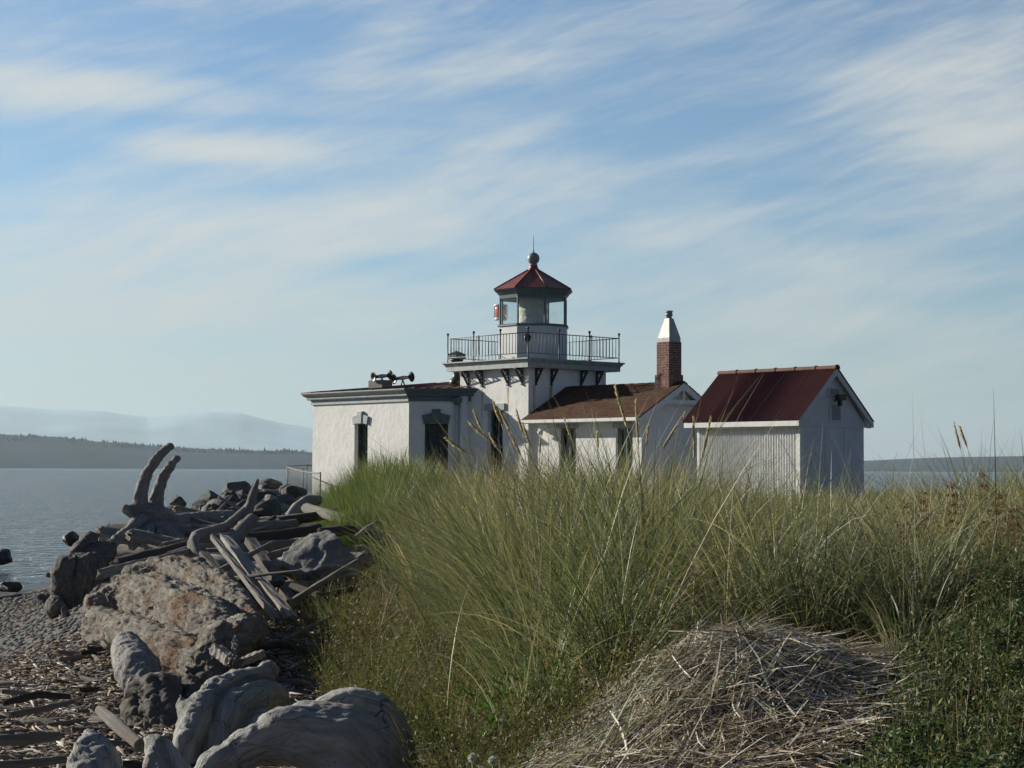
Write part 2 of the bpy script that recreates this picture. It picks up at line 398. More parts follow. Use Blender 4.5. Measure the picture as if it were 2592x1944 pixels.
# ------------------------------------------------------------------ lighthouse
TH = R(49)
UX, UY = -math.cos(TH), math.sin(TH); VX, VY = math.sin(TH), math.cos(TH)
OX, OY = 0.4406, 52.0
BZ = 1.5
def bw(a, b_): return (OX + UX * a + VX * b_, OY + UY * a + VY * b_)
LH = empty('lighthouse', (OX, OY, BZ), -TH)
tag(LH, 'white stuccoed lighthouse with glazed lantern, railed gallery and low side wings', 'lighthouse')
def L(a, b_, z): return (-a, b_, z + 1.3)
def Z(z): return z + 1.3
def wallpanel(mb, p0, p1, z0, z1, holes=(), depth=.16, m=0, back=None):
    """wall face from p0 to p1 (local xy), outward normal to the right of p0->p1; holes in (s0,s1,za,zb) get reveals"""
    p0 = Vector(p0); p1 = Vector(p1); Ln = (p1 - p0).length; t = (p1 - p0) / Ln; nrm = Vector((t.y, -t.x))
    ss = sorted({0, Ln} | {h[0] for h in holes} | {h[1] for h in holes}); zs = sorted({z0, z1} | {h[2] for h in holes} | {h[3] for h in holes})
    def P(s, z, o=0): q = p0 + t * s - nrm * o; return (q.x, q.y, z)
    for i in range(len(ss) - 1):
        for j in range(len(zs) - 1):
            sc, zc = (ss[i] + ss[i + 1]) / 2, (zs[j] + zs[j + 1]) / 2
            if any(h[0] < sc < h[1] and h[2] < zc < h[3] for h in holes): continue
            mb.add([P(ss[i], zs[j]), P(ss[i + 1], zs[j]), P(ss[i + 1], zs[j + 1]), P(ss[i], zs[j + 1])], [(0, 1, 2, 3)], m)
    for (a, b_, c, d_) in holes:
        for (q, r) in (((a, c), (a, d_)), ((a, d_), (b_, d_)), ((b_, d_), (b_, c)), ((b_, c), (a, c))):
            mb.add([P(*q), P(*r), P(*r, depth), P(*q, depth)], [(0, 1, 2, 3)], m)
    return P
def xy(a, b_): return (-a, b_)
# --- tower body
T0, TA, TB = .34, 3.45, 3.45
tw = MB()
# facade (faces -b): from a=TA to a=T0 in local x = -TA .. -T0
PF = wallpanel(tw, xy(TA, T0), xy(T0, T0), 0, Z(2.99), [(TA - 2.159, TA - 1.466, Z(-.45), Z(1.73))], .2)
wallpanel(tw, xy(T0, T0), xy(T0, TB), 0, Z(2.99)); wallpanel(tw, xy(T0, TB), xy(TA, TB), 0, Z(2.99)); wallpanel(tw, xy(TA, TB), xy(TA, T0), 0, Z(2.99))
tw.build('tower_wall', M['stucco_t'], LH)
def window_at(P, s0, s1, z0, z1, depth, rows=2, shut=False):
    f = MB(); nrmP = lambda s, z, o: P(s, z, o)
    def bar(sa, sb, za, zb, oa, ob):
        vs = [P(s, z, o) for z in (za, zb) for o in (oa, ob) for s in (sa, sb)]
        f.add(vs, [(0, 2, 3, 1), (4, 5, 7, 6), (0, 1, 5, 4), (2, 6, 7, 3), (0, 4, 6, 2), (1, 3, 7, 5)])
    w = .06
    bar(s0, s0 + w, z0, z1, depth - .06, depth + .02); bar(s1 - w, s1, z0, z1, depth - .06, depth + .02)
    bar(s0 + w, s1 - w, z1 - w, z1, depth - .06, depth + .02); bar(s0 + w, s1 - w, z0, z0 + w, depth - .06, depth + .02)
    sm = (s0 + s1) / 2
    bar(sm - .018, sm + .018, z0 + w, z1 - w, depth - .045, depth + .01)
    for i in range(1, rows): zz = z0 + (z1 - z0) * i / rows; bar(s0 + w, s1 - w, zz - .018, zz + .018, depth - .05, depth + .012)
    wi = f.build('window', M['trim'] if not shut else M['shutter'], LH)
    g = MB(); g.add([P(s0 + .01, z0 + .01, depth + .014), P(s1 - .01, z0 + .01, depth + .014), P(s1 - .01, z1 - .01, depth + .014), P(s0 + .01, z1 - .01, depth + .014)], [(0, 1, 2, 3)])
    g.build('pane' if not shut else 'shutter_board', M['glassdark'] if not shut else M['shutter'], wi)
    return wi
def lintel(parent, P, s0, s1, z0, z1, mat, proud=.05, poly=None):
    f = MB(); pts = poly or [(s0, z0), (s1, z0), (s1, z1), (s0, z1)]
    a = [P(s, z, .0) for s, z in pts]; off = Vector(P(s0, z0, -proud)) - Vector(P(s0, z0, 0))
    f.extr(a, off); return f.build('hood', mat, parent, .006)
w = window_at(PF, TA - 2.159, TA - 1.466, Z(-.45), Z(1.73), .2, 2)
lintel(w, PF, TA - 2.275, TA - 1.355, Z(1.73), Z(1.925), M['trim_light'])
# --- gallery
GS = 3.92
g = MB()
def frame_ring(mb, i0, i1, z0, z1, m=0): mb.box(-(GS - i0), -i0, i0, GS - i0, z0, z1, m)
prof = [(.30, 2.93), (.10, 2.93), (.10, 3.06), (.07, 3.09), (.03, 3.15), (0, 3.165), (0, 3.20), (.30, 3.205)]
rings = []
for ins, z in prof:
    rings.append([(-(GS - ins), ins, Z(z)), (-ins, ins, Z(z)), (-ins, GS - ins, Z(z)), (-(GS - ins), GS - ins, Z(z))])
for a, b_ in zip(rings, rings[1:]):
    for i in range(4): g.add([a[i], a[(i + 1) % 4], b_[(i + 1) % 4], b_[i]], [(0, 1, 2, 3)])
g.add(rings[0], [(3, 2, 1, 0)]); g.add(rings[-1], [(0, 1, 2, 3)])
gal = g.build('gallery', M['trim_light'], LH)
# --- brackets
def bracket(pos, along):
    """iron bracket: vertical leg, top leg, diagonal and ring; pos = local base on wall, along = outward unit"""
    f = MB(); t = .022; out = Vector(along); side = Vector((-out.y, out.x, 0)); p = Vector(pos)
    def slab(pts, w=.03): f.extr([p + out * a + Vector((0, 0, z)) - side * w for a, z in pts], side * 2 * w)
    slab([(0.003, 0), (.035, 0), (.035, -.46), (.003, -.46)]); slab([(.035, -.002), (.30, -.002), (.30, -.045), (.035, -.045)])
    slab([(.30, -.045), (.26, -.045), (.035, -.37), (.035, -.43)]); slab([(.003, -.46), (.05, -.46), (.05, -.50), (.003, -.50)], .035)
    ring = [(math.cos(i * math.pi / 8), math.sin(i * math.pi / 8)) for i in range(16)]
    c0 = (.125, -.135)
    for i in range(16):
        q = [(c0[0] + ring[i][0] * r, c0[1] + ring[i][1] * r) for r in (.065, .09)] + [(c0[0] + ring[(i + 1) % 16][0] * r, c0[1] + ring[(i + 1) % 16][1] * r) for r in (.09, .065)]
        slab(q, .02)
    slab([(.035, -.26), (.10, -.30), (.10, -.275), (.035, -.235)], .02)
    f.build('bracket', M['black'], LH)
for a in (3.057, 2.415, 1.238, .60): bracket(L(a, T0, 2.93), (0, -1, 0))
for b_ in (.62, 1.221, 2.413, 3.053): bracket(L(T0, b_, 2.93), (1, 0, 0))
# --- railing
ri = .13
def side_pts():
    c = [(ri, ri), (GS - ri, ri), (GS - ri, GS - ri), (ri, GS - ri)]
    return c
cs = side_pts(); zt = 3.205
railing = MB()
def rl(a, b_, z): return Vector(L(a, b_, z))
for i in range(4):
    (a0, b0), (a1, b1) = cs[i], cs[(i + 1) % 4]
    for z, h in ((zt + .73, .014), (zt + .14, .012)):
        railing.tube([rl(a0, b0, z), rl(a1, b1, z)], h, 5)
rail = railing.build('railing', M['rail_grey'], LH)
bal = MB()
for i in range(4):
    (a0, b0), (a1, b1) = cs[i], cs[(i + 1) % 4]
    for sp in range(3):
        for q in range(1, 9):
            t = (sp + q / 9) / 3; a, b_ = a0 + (a1 - a0) * t, b0 + (b1 - b0) * t
            bal.tube([rl(a, b_, zt + .14), rl(a, b_, zt + .73)], .010, 5)
bal.build('balusters', M['rail_grey'], rail)
for i in range(4):
    (a0, b0), (a1, b1) = cs[i], cs[(i + 1) % 4]
    for sp in range(3):
        t = sp / 3; a, b_ = a0 + (a1 - a0) * t, b0 + (b1 - b0) * t
        f = MB(); f.lathe([(.035, 0), (.035, .02), (.019, .03), (.018, .78), (.03, .785), (.018, .80), (.018, .81), (.034, .83), (.042, .855), (.034, .885), (.0, .898)], L(a, b_, zt), 10)
        f.build('post', M['rail'], rail)
# --- lantern (octagonal)
LC = (GS / 2 - .02, GS / 2 - .02)
lc = L(LC[0], LC[1], 0); lx, ly = lc[0], lc[1]
ph = R(22.5)
def octa(r, z): return [(lx + r * math.cos(ph + i * math.pi / 4), ly + r * math.sin(ph + i * math.pi / 4), Z(z)) for i in range(8)]
def octring(mb, prof, m=0):
    rs = [octa(r, z) for r, z in prof]
    for a, b_ in zip(rs, rs[1:]):
        for i in range(8): mb.add([a[i], a[(i + 1) % 8], b_[(i + 1) % 8], b_[i]], [(0, 1, 2, 3)], m)
    mb.add(rs[0], [tuple(range(7, -1, -1))], m); mb.add(rs[-1], [tuple(range(8))], m)
lb = MB(); octring(lb, [(1.10, 3.206), (1.10, 4.25)]); lroom = lb.build('lantern_base', M['shed_paint'], LH)
sill = MB(); octring(sill, [(1.10, 4.251), (1.14, 4.265), (1.14, 4.31), (1.07, 4.33)]); sill.build('sill', M['trim'], lroom)
GT, GB = 5.13, 4.33
gm = MB()
o1 = octa(1.045, GB); o2 = octa(1.045, GT)
for i in range(8): gm.add([o1[i], o1[(i + 1) % 8], o2[(i + 1) % 8], o2[i]], [(0, 1, 2, 3)])
gm.build('lantern_glass', M['glass'], LH)
for i in range(8):
    f = MB(); x, y, _ = octa(1.05, GB)[i]; f.lathe([(.032, Z(GB)), (.032, Z(GT))], (x, y, 0), 6, sm=False); f.build('mullion', M['trim'], LH)
# dado inside and inner ceiling ring
rf = MB(); octring(rf, [(.98, 5.10), (1.07, 5.10), (1.085, 5.20), (1.12, 5.23), (1.17, 5.30), (1.23, 5.34), (1.235, 5.36)]); cor = rf.build('lantern_cornice', M['trim'], LH)
lr = MB(); octring(lr, [(1.26, 5.362), (1.265, 5.375), (.17, 6.00), (.12, 6.03)]); roofo = lr.build('lantern_roof', M['redmetal'], LH)
hp = MB()
ra, rb = octa(1.25, 5.39), octa(.17, 6.012)
for i in range(8): hp.tube([ra[i], rb[i]], .022, 6)
hp.build('hip_rolls', M['redmetal'], roofo)
f = MB(); f.lathe([(.19, Z(5.97)), (.16, Z(6.06)), (.13, Z(6.09)), (.14, Z(6.12)), (.12, Z(6.14))], (lx, ly, 0), 20); f.build('roof_collar', M['redmetal'], roofo)
f = MB(); f.lathe([(.12, Z(6.141)), (.125, Z(6.18)), (.09, Z(6.20))] + [(.187 * math.sin(t), Z(6.36 - .187 * math.cos(t))) for t in np.linspace(.5, 3.0, 14)] + [(.03, Z(6.56)), (.016, Z(6.62)), (.006, Z(7.05))], (lx, ly, 0), 24)
f.build('ball_finial', M['ball'], LH)
f = MB(); n = 48; pr = []
for i, z in enumerate(np.linspace(GB + .02, GT + .1, 14)): pr.append((.43 + .012 * math.sin(i * 1.3), Z(z)))
f.lathe(pr, (lx, ly, 0), 40); f.build('lens_cover', M['cloth'], LH)
f = MB(); f.lathe([(.0, 0), (.10, 0), (.12, .05), (.06, .14)], Vector(octa(1.13, 3.88)[6]) * .62 + Vector(octa(1.13, 3.88)[7]) * .38, 16, axis=(math.cos(ph + 6.4 * math.pi / 4), math.sin(ph + 6.4 * math.pi / 4), 0)); f.build('port_vent', M['black'], LH)
# conduit loop on the deck
# --- wing
WG0, WA = .45, -4.16
ws = 3.13
wg = MB(); WE = 1.36; WX0 = .45; WB1 = 3.20
PWf = wallpanel(wg, xy(WX0, WG0), xy(WA, WG0), 0, Z(WE), [(WX0 + .86, WX0 + 1.56, Z(-.75), Z(1.16)), (WX0 + 3.16, WX0 + 3.82, Z(-.45), Z(1.13))], .14)
ap = (WG0 + WB1) / 2
RZ = 2.40
wg.add([(*xy(WA, WG0), 0), (*xy(WA, WB1), 0), (*xy(WA, WB1), Z(WE)), (*xy(WA, ap), Z(RZ - .06)), (*xy(WA, WG0), Z(WE))], [(0, 1, 2, 3, 4)])
wallpanel(wg, xy(WA, WB1), xy(WX0, WB1), 0, Z(WE))
wg.build('wing_wall', M['stucco'], LH)
for (s0, s1, z0, z1, zl) in ((WX0 + .86, WX0 + 1.56, -.75, 1.16, 1.32), (WX0 + 3.16, WX0 + 3.82, -.45, 1.13, 1.29)):
    w = window_at(PWf, s0, s1, Z(z0), Z(z1), .14, 1); lintel(w, PWf, s0 - .07, s1 + .07, Z(z1), Z(zl), M['trim_light'])
# roof: courses of shingles
RA0, RA1 = .335, -4.45
eb, rb_ = .06, ap; ez, rz = 1.395, RZ
def roofslope(b0, z0, b1, z1, sgn):
    Ls = math.hypot(b1 - b0, z1 - z0); nC = int(Ls / .14); V_, F_, UVs = [], [], []
    tx, tz = (b1 - b0) / Ls, (z1 - z0) / Ls; nb, nz = (-tz * (1 if b1 > b0 else -1), abs(tx))
    nxs = 44
    for c in range(nC + 1):
        for i in range(nxs + 1):
            a = RA0 + (RA1 - RA0) * i / nxs; s0 = c * Ls / (nC + 1); s1 = s0 + Ls / (nC + 1) + .02
            jit = .012 * math.sin(i * 12.9 + c * 7.7) + .006
            for s, o in ((s0 - jit, .0), (s0 - jit, .028), (s1, .006)):
                V_.append(L(a, b0 + tx * s + nb * o, z0 + tz * s + nz * o)); UVs.append((a, s))
        base = c * (nxs + 1) * 3
        for i in range(nxs):
            for q in (0, 1): F_.append((base + i * 3 + q, base + (i + 1) * 3 + q, base + (i + 1) * 3 + q + 1, base + i * 3 + q + 1))
    return V_, F_, UVs
V1, F1, U1 = roofslope(eb, ez, rb_, rz, 1); V2, F2, U2 = roofslope(2 * ap - eb, ez, rb_, rz, -1)
F2 = [tuple(i + len(V1) for i in f[::-1]) for f in F2]
me = mesh_np('wing_roof', np.array(V1 + V2), np.array(F1 + F2), uv=np.array(U1 + U2)); wroof = link('wing_roof', me, LH, [M['shingle']])
# roof underside + gutter + ridge
f = MB(); 
f.add([L(RA0, eb, ez - .015), L(RA1, eb, ez - .015), L(RA1, ap, rz - .02), L(RA0, ap, rz - .02), L(RA0, 2 * ap - eb, ez - .015), L(RA1, 2 * ap - eb, ez - .015)], [(0, 1, 2, 3), (3, 2, 5, 4)]); f.build('soffit', M['white'], wroof)
f = MB(); f.box(-RA0 - .02, -RA1 - .01, eb - .055, eb - .005, Z(ez - .085), Z(ez + .005)); f.box(-RA0 - .02, -RA1 - .01, eb - .004, WG0, Z(ez - .10), Z(ez - .075)); f.build('gutter', M['white'], LH, .006)
f = MB(); 
for i in range(24):
    a = RA0 + (RA1 - RA0) * i / 24; a2 = RA0 + (RA1 - RA0) * (i + 1.25) / 24 if i < 23 else RA1; zz = .030 + .006 * (i % 2)
    f.extr([L(a, ap - .13, rz - .07 + zz), L(a, ap, rz + zz), L(a, ap + .13, rz - .07 + zz), L(a, ap + .13, rz - .09 + zz), L(a, ap, rz - .022 + zz), L(a, ap - .13, rz - .09 + zz)], Vector(L(a2, 0, 0)) - Vector(L(a, 0, 0)))
f.build('ridge_cap', M['shingle'], wroof)
# gable boards and truss
BP = -4.44
f = MB(); th = .05
def gb(pts, t=th, off=0): f.extr([L(BP - off, b_, z) for b_, z in pts], Vector((-t, 0, 0)))
sl = (rz - ez) / (ap - eb)
for sgn in (1, -1):
    e = ap - sgn * (ap - eb); c = .15
    gb([(e, ez - .03), (ap, rz - .02), (ap, rz - .02 - c * 1.15), (e, ez - .03 - c * 1.15)])
zc = 1.86
hw = lambda z: (rz - .02 - z) / sl
gb([(ap - hw(zc + .05), zc + .05), (ap + hw(zc + .05), zc + .05), (ap + hw(zc - .05), zc - .07), (ap - hw(zc - .05), zc - .07)], .045, -.004)
gb([(ap - .035, zc + .05), (ap + .035, zc + .05), (ap + .035, rz - .16), (ap - .035, rz - .16)], .045, -.004)
for sgn in (1, -1):
    gb([(ap - sgn * hw(zc - .07), zc - .07), (ap - sgn * hw(zc - .07) * .62, zc - .07), (ap - sgn * hw(zc - .33) * .97, zc - .40), (ap - sgn * hw(zc - .33), zc - .36)], .04, -.008)
f.build('bargeboard', M['white'], LH)
f = MB(); f.lathe([(.03, 0), (.09, .10), (.095, .13), (.05, .14)], L(-.33, WG0 - .16, 1.10), 14, axis=(-.5, -.4, -.8)); f.tube([L(-.33, WG0, 1.17), L(-.33, WG0 - .16, 1.11)], .018, 6); f.tube([L(-.18, WG0 - .18, 1.19), L(-.33, WG0 - .14, 1.13)], .013, 6)
f.build('wall_lamp', M['white'], LH)
# --- chimney
CA, CB = -4.14, 1.545     # near corner in (a,b)
sw = .56
f = MB()
f.prism([xy(CA, CB), xy(CA + sw, CB), xy(CA + sw, CB + sw), xy(CA, CB + sw)], Z(1.9), Z(2.62)); e_ = .035
f.prism([xy(CA + e_, CB + e_), xy(CA + sw - e_, CB + e_), xy(CA + sw - e_, CB + sw - e_), xy(CA + e_, CB + sw - e_)], Z(2.621), Z(3.53))
ch = f.build('chimney', M['brick'], LH)
md = ch.modifiers.new('b', 'BEVEL'); md.width = .012; md.segments = 2
f = MB(); cxm, cym = -(CA + sw / 2), CB + sw / 2; h0 = sw / 2 - .055
r0 = [(cxm + sx * h0, cym + sy * h0, Z(3.50)) for sx, sy in ((-1, -1), (1, -1), (1, 1), (-1, 1))]
r1 = [(x, y, Z(3.64)) for x, y, z in r0]; r2_ = [(cxm + sx * .085, cym + sy * .085, Z(4.19)) for sx, sy in ((-1, -1), (1, -1), (1, 1), (-1, 1))]
for a, b_ in ((r0, r1), (r1, r2_)):
    for i in range(4): f.add([a[i], a[(i + 1) % 4], b_[(i + 1) % 4], b_[i]], [(0, 1, 2, 3)])
f.add(r2_, [(0, 1, 2, 3)]); f.build('metal_cap', M['galv'], ch)
f = MB(); f.lathe([(.075, Z(4.18)), (.075, Z(4.26)), (.105, Z(4.265)), (.105, Z(4.30)), (.09, Z(4.31)), (.09, Z(4.36)), (.115, Z(4.365)), (.10, Z(4.40)), (.04, Z(4.41))], (cxm, cym, 0), 16); f.build('flue_cowl', M['ball'], ch)
# --- fog signal house
FC = (4.292, -.953); FZ = 2.17
A1 = (9.335, -.953); BE = (2.999, .34)
fh = MB()
LB = math.hypot(FC[0] - 2.75, FC[1] - (.34 + .249))
PA = wallpanel(fh, xy(*A1), xy(*FC), 0, Z(FZ), [(A1[0] - 7.054, A1[0] - 6.362, Z(-.35), Z(1.385))], .2)
B0 = (FC[0] - 1.542, FC[1] + 1.542)
LBt = 1.542 * math.sqrt(2); Bd = LBt - (BE[0] - B0[0]) * math.sqrt(2)     # s of the tower junction from corner = Bd
sB = lambda v_: Bd - v_                                                 # v_ measured from tower junction outwards
PB = wallpanel(fh, xy(*FC), xy(*B0), 0, Z(FZ), [(sB(1.356), sB(.642), Z(-.45), Z(1.355))], .2)
wallpanel(fh, xy(2.75, 4.4), xy(9.335, 4.4), 0, Z(FZ)); wallpanel(fh, xy(9.335, 4.4), xy(*A1), 0, Z(FZ))
fh.build('fog_house_wall', M['stucco'], LH)
w = window_at(PA, A1[0] - 7.054, A1[0] - 6.362, Z(-.35), Z(1.385), .2, 2, True)
def hood(parent, P, s0, s1, zb, zt, zk, mat, kw=.13):
    sm = (s0 + s1) / 2; e = .06; pts = [(s0 - .01, zb - .02), (s0 + .12, zb + .015), (sm, zb + .035), (s1 - .12, zb + .015), (s1 + .01, zb - .02), (s1 + e + .01, zt), (sm + kw, zt + .07), (sm + kw, zk), (sm - kw, zk), (sm - kw, zt + .07), (s0 - e - .01, zt)]
    f = MB(); off = Vector(P(0, 0, -.06)) - Vector(P(0, 0, 0))
    f.extr([P(s, z, 0) for s, z in pts], off)
    f.extr([P(s, z, -.061) for s, z in ((sm - kw * .8, zb + .02), (sm + kw * .8, zb + .02), (sm + kw, zk - .01), (sm - kw, zk - .01))], off * .4)
    f.build('hood', mat, parent, .005)
hood(w, PA, A1[0] - 7.054, A1[0] - 6.362, Z(1.37), Z(1.60), Z(1.77), M['trim_light'])
w = window_at(PB, sB(1.356), sB(.642), Z(-.45), Z(1.355), .2, 2, True)
hood(w, PB, sB(1.356), sB(.642), Z(1.34), Z(1.597), Z(1.785), M['trim'])  # darker trim than the other hood: chamfer shade put into the colour
# pilaster and downpipe
f = MB(); q = Vector(PB(sB(.17), 0, .02)); f.lathe([(.15, 0), (.15, Z(FZ))], (q.x, q.y, 0), 20); f.build('pilaster', M['stucco'], LH)
f = MB(); q = Vector(PB(sB(.376), 0, -.07)); f.lathe([(.05, .2), (.05, Z(1.92))], (q.x, q.y, 0), 12)
f.build('downpipe', M['grey_white'], LH)
f = MB(); f.lathe([(.05, Z(1.90)), (.09, Z(1.97)), (.17, Z(2.02)), (.18, Z(2.12))], (q.x, q.y, 0), 14); f.build('pipe_hopper', M['trim'], LH)
# cornice: offset polygon
base = [B0, FC, A1, (9.335, 4.4), (2.75, 4.4)]
def off_poly(d_):
    k2 = d_ * math.tan(R(22.5))
    return [(B0[0] - d_ * .7071, B0[1] - d_ * .7071), (FC[0] - k2, FC[1] - d_), (A1[0] + d_, A1[1] - d_), (9.335 + d_, 4.4 + d_), (2.75, 4.4 + d_)]
pf = [(.0, 2.02), (.05, 2.02), (.05, 2.165), (.13, 2.17), (.15, 2.20), (.15, 2.255), (.19, 2.27), (.26, 2.34), (.28, 2.37), (.28, 2.40), (.0, 2.40)]
f = MB(); pr = [[(*xy(*p), Z(z)) for p in off_poly(d_)] for d_, z in pf]
for a, b_ in zip(pr, pr[1:]):
    for i in range(4): f.add([a[i], a[i + 1], b_[i + 1], b_[i]], [(0, 1, 2, 3)], 0)
cornice = f.build('cornice', M['trim_light'], LH)
# the chamfer side takes the dark trim: its shade is put into the colour
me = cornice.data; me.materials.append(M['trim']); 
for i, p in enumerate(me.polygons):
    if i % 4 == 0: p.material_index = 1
EZ = 2.402; RZf = 2.72
ev = off_poly(.285)
R0 = (5.35, 1.75); R1 = (6.45, 1.75)
f = MB()
def F3(p, z): return (*xy(*p), Z(z))
f.add([F3(ev[1], EZ), F3(ev[2], EZ), F3(R1, RZf), F3(R0, RZf)], [(3, 2, 1, 0)])
f.add([F3(ev[0], EZ), F3(ev[1], EZ), F3(R0, RZf), F3((2.9, 1.75), RZf)], [(0, 1, 2, 3)])
f.add([F3(ev[2], EZ), F3(ev[3], EZ), F3(R1, RZf)], [(0, 1, 2)])
f.add([F3(ev[3], EZ), F3(ev[4], EZ), F3((2.9, 1.75), RZf), F3(R0, RZf), F3(R1, RZf)], [(0, 1, 2, 3, 4)])
froof = f.build('fog_house_roof', M['redroof'], LH)
f = MB()
def seam(p0, z0, p1, z1): f.tube([F3(p0, z0 + .012), F3(p1, z1 + .012)], .016, 5)
for i in range(1, 7):
    t = i / 7; p0 = [ev[0][j] + (ev[1][j] - ev[0][j]) * t for j in (0, 1)]; q0 = [2.9 + (R0[0] - 2.9) * t, 1.75]; seam(p0, EZ, q0, RZf)
for i in range(1, 10):
    a = ev[1][0] + (ev[2][0] - ev[1][0]) * i / 10; b1 = 1.75; z1 = RZf
    t = 1.0
    if a > R1[0]: t = (ev[2][0] - a) / (ev[2][0] - R1[0])
    if a < R0[0]: t = (a - ev[1][0]) / (R0[0] - ev[1][0])
    seam((a, ev[1][1]), EZ, (a, ev[1][1] + (1.75 - ev[1][1]) * t), EZ + (RZf - EZ) * t)
for p0, q0 in ((ev[1], R0), (ev[2], R1), (R0, R1)): seam(p0, EZ if p0 in ev else RZf, q0, RZf)
f.build('seams', M['redmetal'], froof)
# roof stack
q = (3.97, .62)
sx, sy = xy(*q)
f = MB(); f.lathe([(.22, Z(2.50)), (.22, Z(2.68)), (.19, Z(2.72)), (.12, Z(2.80)), (.105, Z(2.86)), (.105, Z(3.20)), (.15, Z(3.24)), (.15, Z(3.27)), (.20, Z(3.28)), (.21, Z(3.33))], (sx, sy, 0), 20)
stack = f.build('roof_ventilator', M['black'], LH)
f = MB(); f.prism([(sx - .2, sy - .2), (sx + .2, sy - .2), (sx + .2, sy + .2), (sx - .2, sy + .2)], Z(3.335), Z(3.48))
f.add([(sx - .22, sy - .22, Z(3.482)), (sx + .22, sy - .22, Z(3.482)), (sx + .22, sy + .22, Z(3.482)), (sx - .22, sy + .22, Z(3.482)), (sx, sy, Z(3.60))], [(0, 1, 4), (1, 2, 4), (2, 3, 4), (3, 0, 4)]); f.build('vent_head', M['black'], stack)
# slab under the horns
def lw(a, b_, z): x, y = bw(a, b_); return Vector((x, y, z + EYE))
def to_ab(p):
    dx_, dy_ = p.x - OX, p.y - OY; return dx_ * UX + dy_ * UY, dx_ * VX + dy_ * VY
pc = at((740 + 985 * .226) / 1.17179, (900 + 330 * .226) / 1.17179, 56.6)
sa, sb = to_ab(pc)
f = MB(); f.box(-sa - .35, -sa + .35, sb - .2, sb + .2, Z(2.50), Z(2.74)); f.build('horn_plinth', M['concrete'], LH)
# --- fog horns (stand on the roof)
def horn(p0, p1, label):
    p0, p1 = Vector(p0), Vector(p1); t = (p1 - p0).normalized(); Ln = (p1 - p0).length; mid = (p0 + p1) / 2
    base = empty('fog_horn', (mid.x, mid.y, mid.z - .28)); tag(base, label, 'fog horn', 'fog horns on the flat roof')
    I = Vector((mid.x, mid.y, mid.z - .28))
    for pa, tt in ((p0 - I, -t), (p1 - I, t)):
        f = MB(); f.lathe([(.035, -Ln * .28), (.04, -.16), (.06, -.10), (.10, -.055), (.15, -.02), (.165, 0.0), (.155, .012), (.12, -.01), (.06, -.04), (.02, -.06)], pa, 22, axis=tt); f.build('bell', M['black'], base)
    f = MB(); f.lathe([(.05, -Ln * .26), (.055, -.12), (.07, 0), (.055, .12), (.05, Ln * .26)], mid - I, 16, axis=t); f.build('driver', M['galv'], base)
    f = MB(); f.box(-.10, .10, -.08, .08, .0, .03); f.tube([(-.05, 0, .03), (0, 0, .22)], .022, 6); f.tube([(.07, .0, .03), (0, 0, .22)], .022, 6)
    f.build('stand', M['rail_grey'], base)
zx = lambda x, y, Y: at((740 + x * .22604) / 1.17179, (900 + y * .22604) / 1.17179, Y)
horn(zx(905, 240, 56.4), zx(1100, 222, 56.7), 'double ended black fog horn on the concrete plinth of the low roof')
horn(zx(1135, 262, 56.5), zx(1335, 238, 56.9), 'double ended black fog horn on red roofing, the one nearer the tower')
# --- red lamp outside the lantern
zz3 = lambda x, y, Y: at((1200 + x * .20492) / 1.17179, (580 + y * .20495) / 1.17179, Y)
pl = zz3(328, 1165, 55.7)
RL = empty('red_lamp', (pl.x, pl.y, lroom.matrix_world.translation.z if False else BZ + Z(3.206)))
tag(RL, 'red cylindrical lamp in white frame standing on the gallery behind the lantern glass', 'lamp')
h_ = lambda z: Z(z) - Z(3.206)
f = MB(); f.lathe([(.06, 0), (.06, .02), (.025, .03), (.025, h_(4.56))], n=10); f.build('stem', M['grey_white'], RL)
f = MB(); f.lathe([(.19, h_(4.56)), (.19, h_(4.62)), (.17, h_(4.64))]); f.lathe([(.17, h_(4.98)), (.21, h_(5.0)), (.21, h_(5.04)), (.08, h_(5.06))]);
for i in range(6): a = i * math.pi / 3; f.tube([(.195 * math.cos(a), .195 * math.sin(a), h_(4.62)), (.195 * math.cos(a), .195 * math.sin(a), h_(5.0))], .014, 5)
f.build('cage', M['white'], RL)
f = MB(); f.lathe([(.16, h_(4.64)), (.175, h_(4.70)), (.175, h_(4.92)), (.16, h_(4.98))]); f.build('red_lens', M['redlens'], RL)

# ------------------------------------------------------------------ oil shed
SA, SB = -12.931, -3.416; SBZ = 1.5
sx0, sy0 = bw(SA, SB)
SH = empty('storage_shed', (sx0, sy0, SBZ), -TH); tag(SH, 'small white corrugated shed with steep dark red corrugated roof', 'shed')
SLa, SWb, SE, SR = 3.05, 2.23, 1.00, 2.27
f = MB(); cz = .953
# corrugated long wall
def corr(width, h, pitch=.075, amp=.021, seg=6, at_=None):
    pts = []; n_ = int(width / pitch * seg)
    for i in range(n_ + 1):
        s = width * i / n_; pts.append((s, amp * math.sin(2 * math.pi * s / pitch)))
    return pts
pts = corr(SLa - .10, 1)
for i in range(len(pts) - 1):
    (s0, o0), (s1, o1) = pts[i], pts[i + 1]
    f.add([(-s0 - .05, o0 - .0, 0), (-s1 - .05, o1 - .0, 0), (-s1 - .05, o1, Z(cz - .03)), (-s0 - .05, o0, Z(cz - .03))], [(3, 2, 1, 0)], 0, True)
wall = f.build('corrugated_wall', M['corr_white'], SH)
f = MB()
f.box(-SLa - .03, .03, -.03, .03, Z(cz - .03), Z(1.10)); f.box(-.075, .02, -.028, .10, 0, Z(cz - .031)); f.box(-SLa - .02, -SLa + .06, -.028, .1, 0, Z(cz - .031)); f.build('corner_board', M['white'], SH, .004)
f = MB(); gx = .0
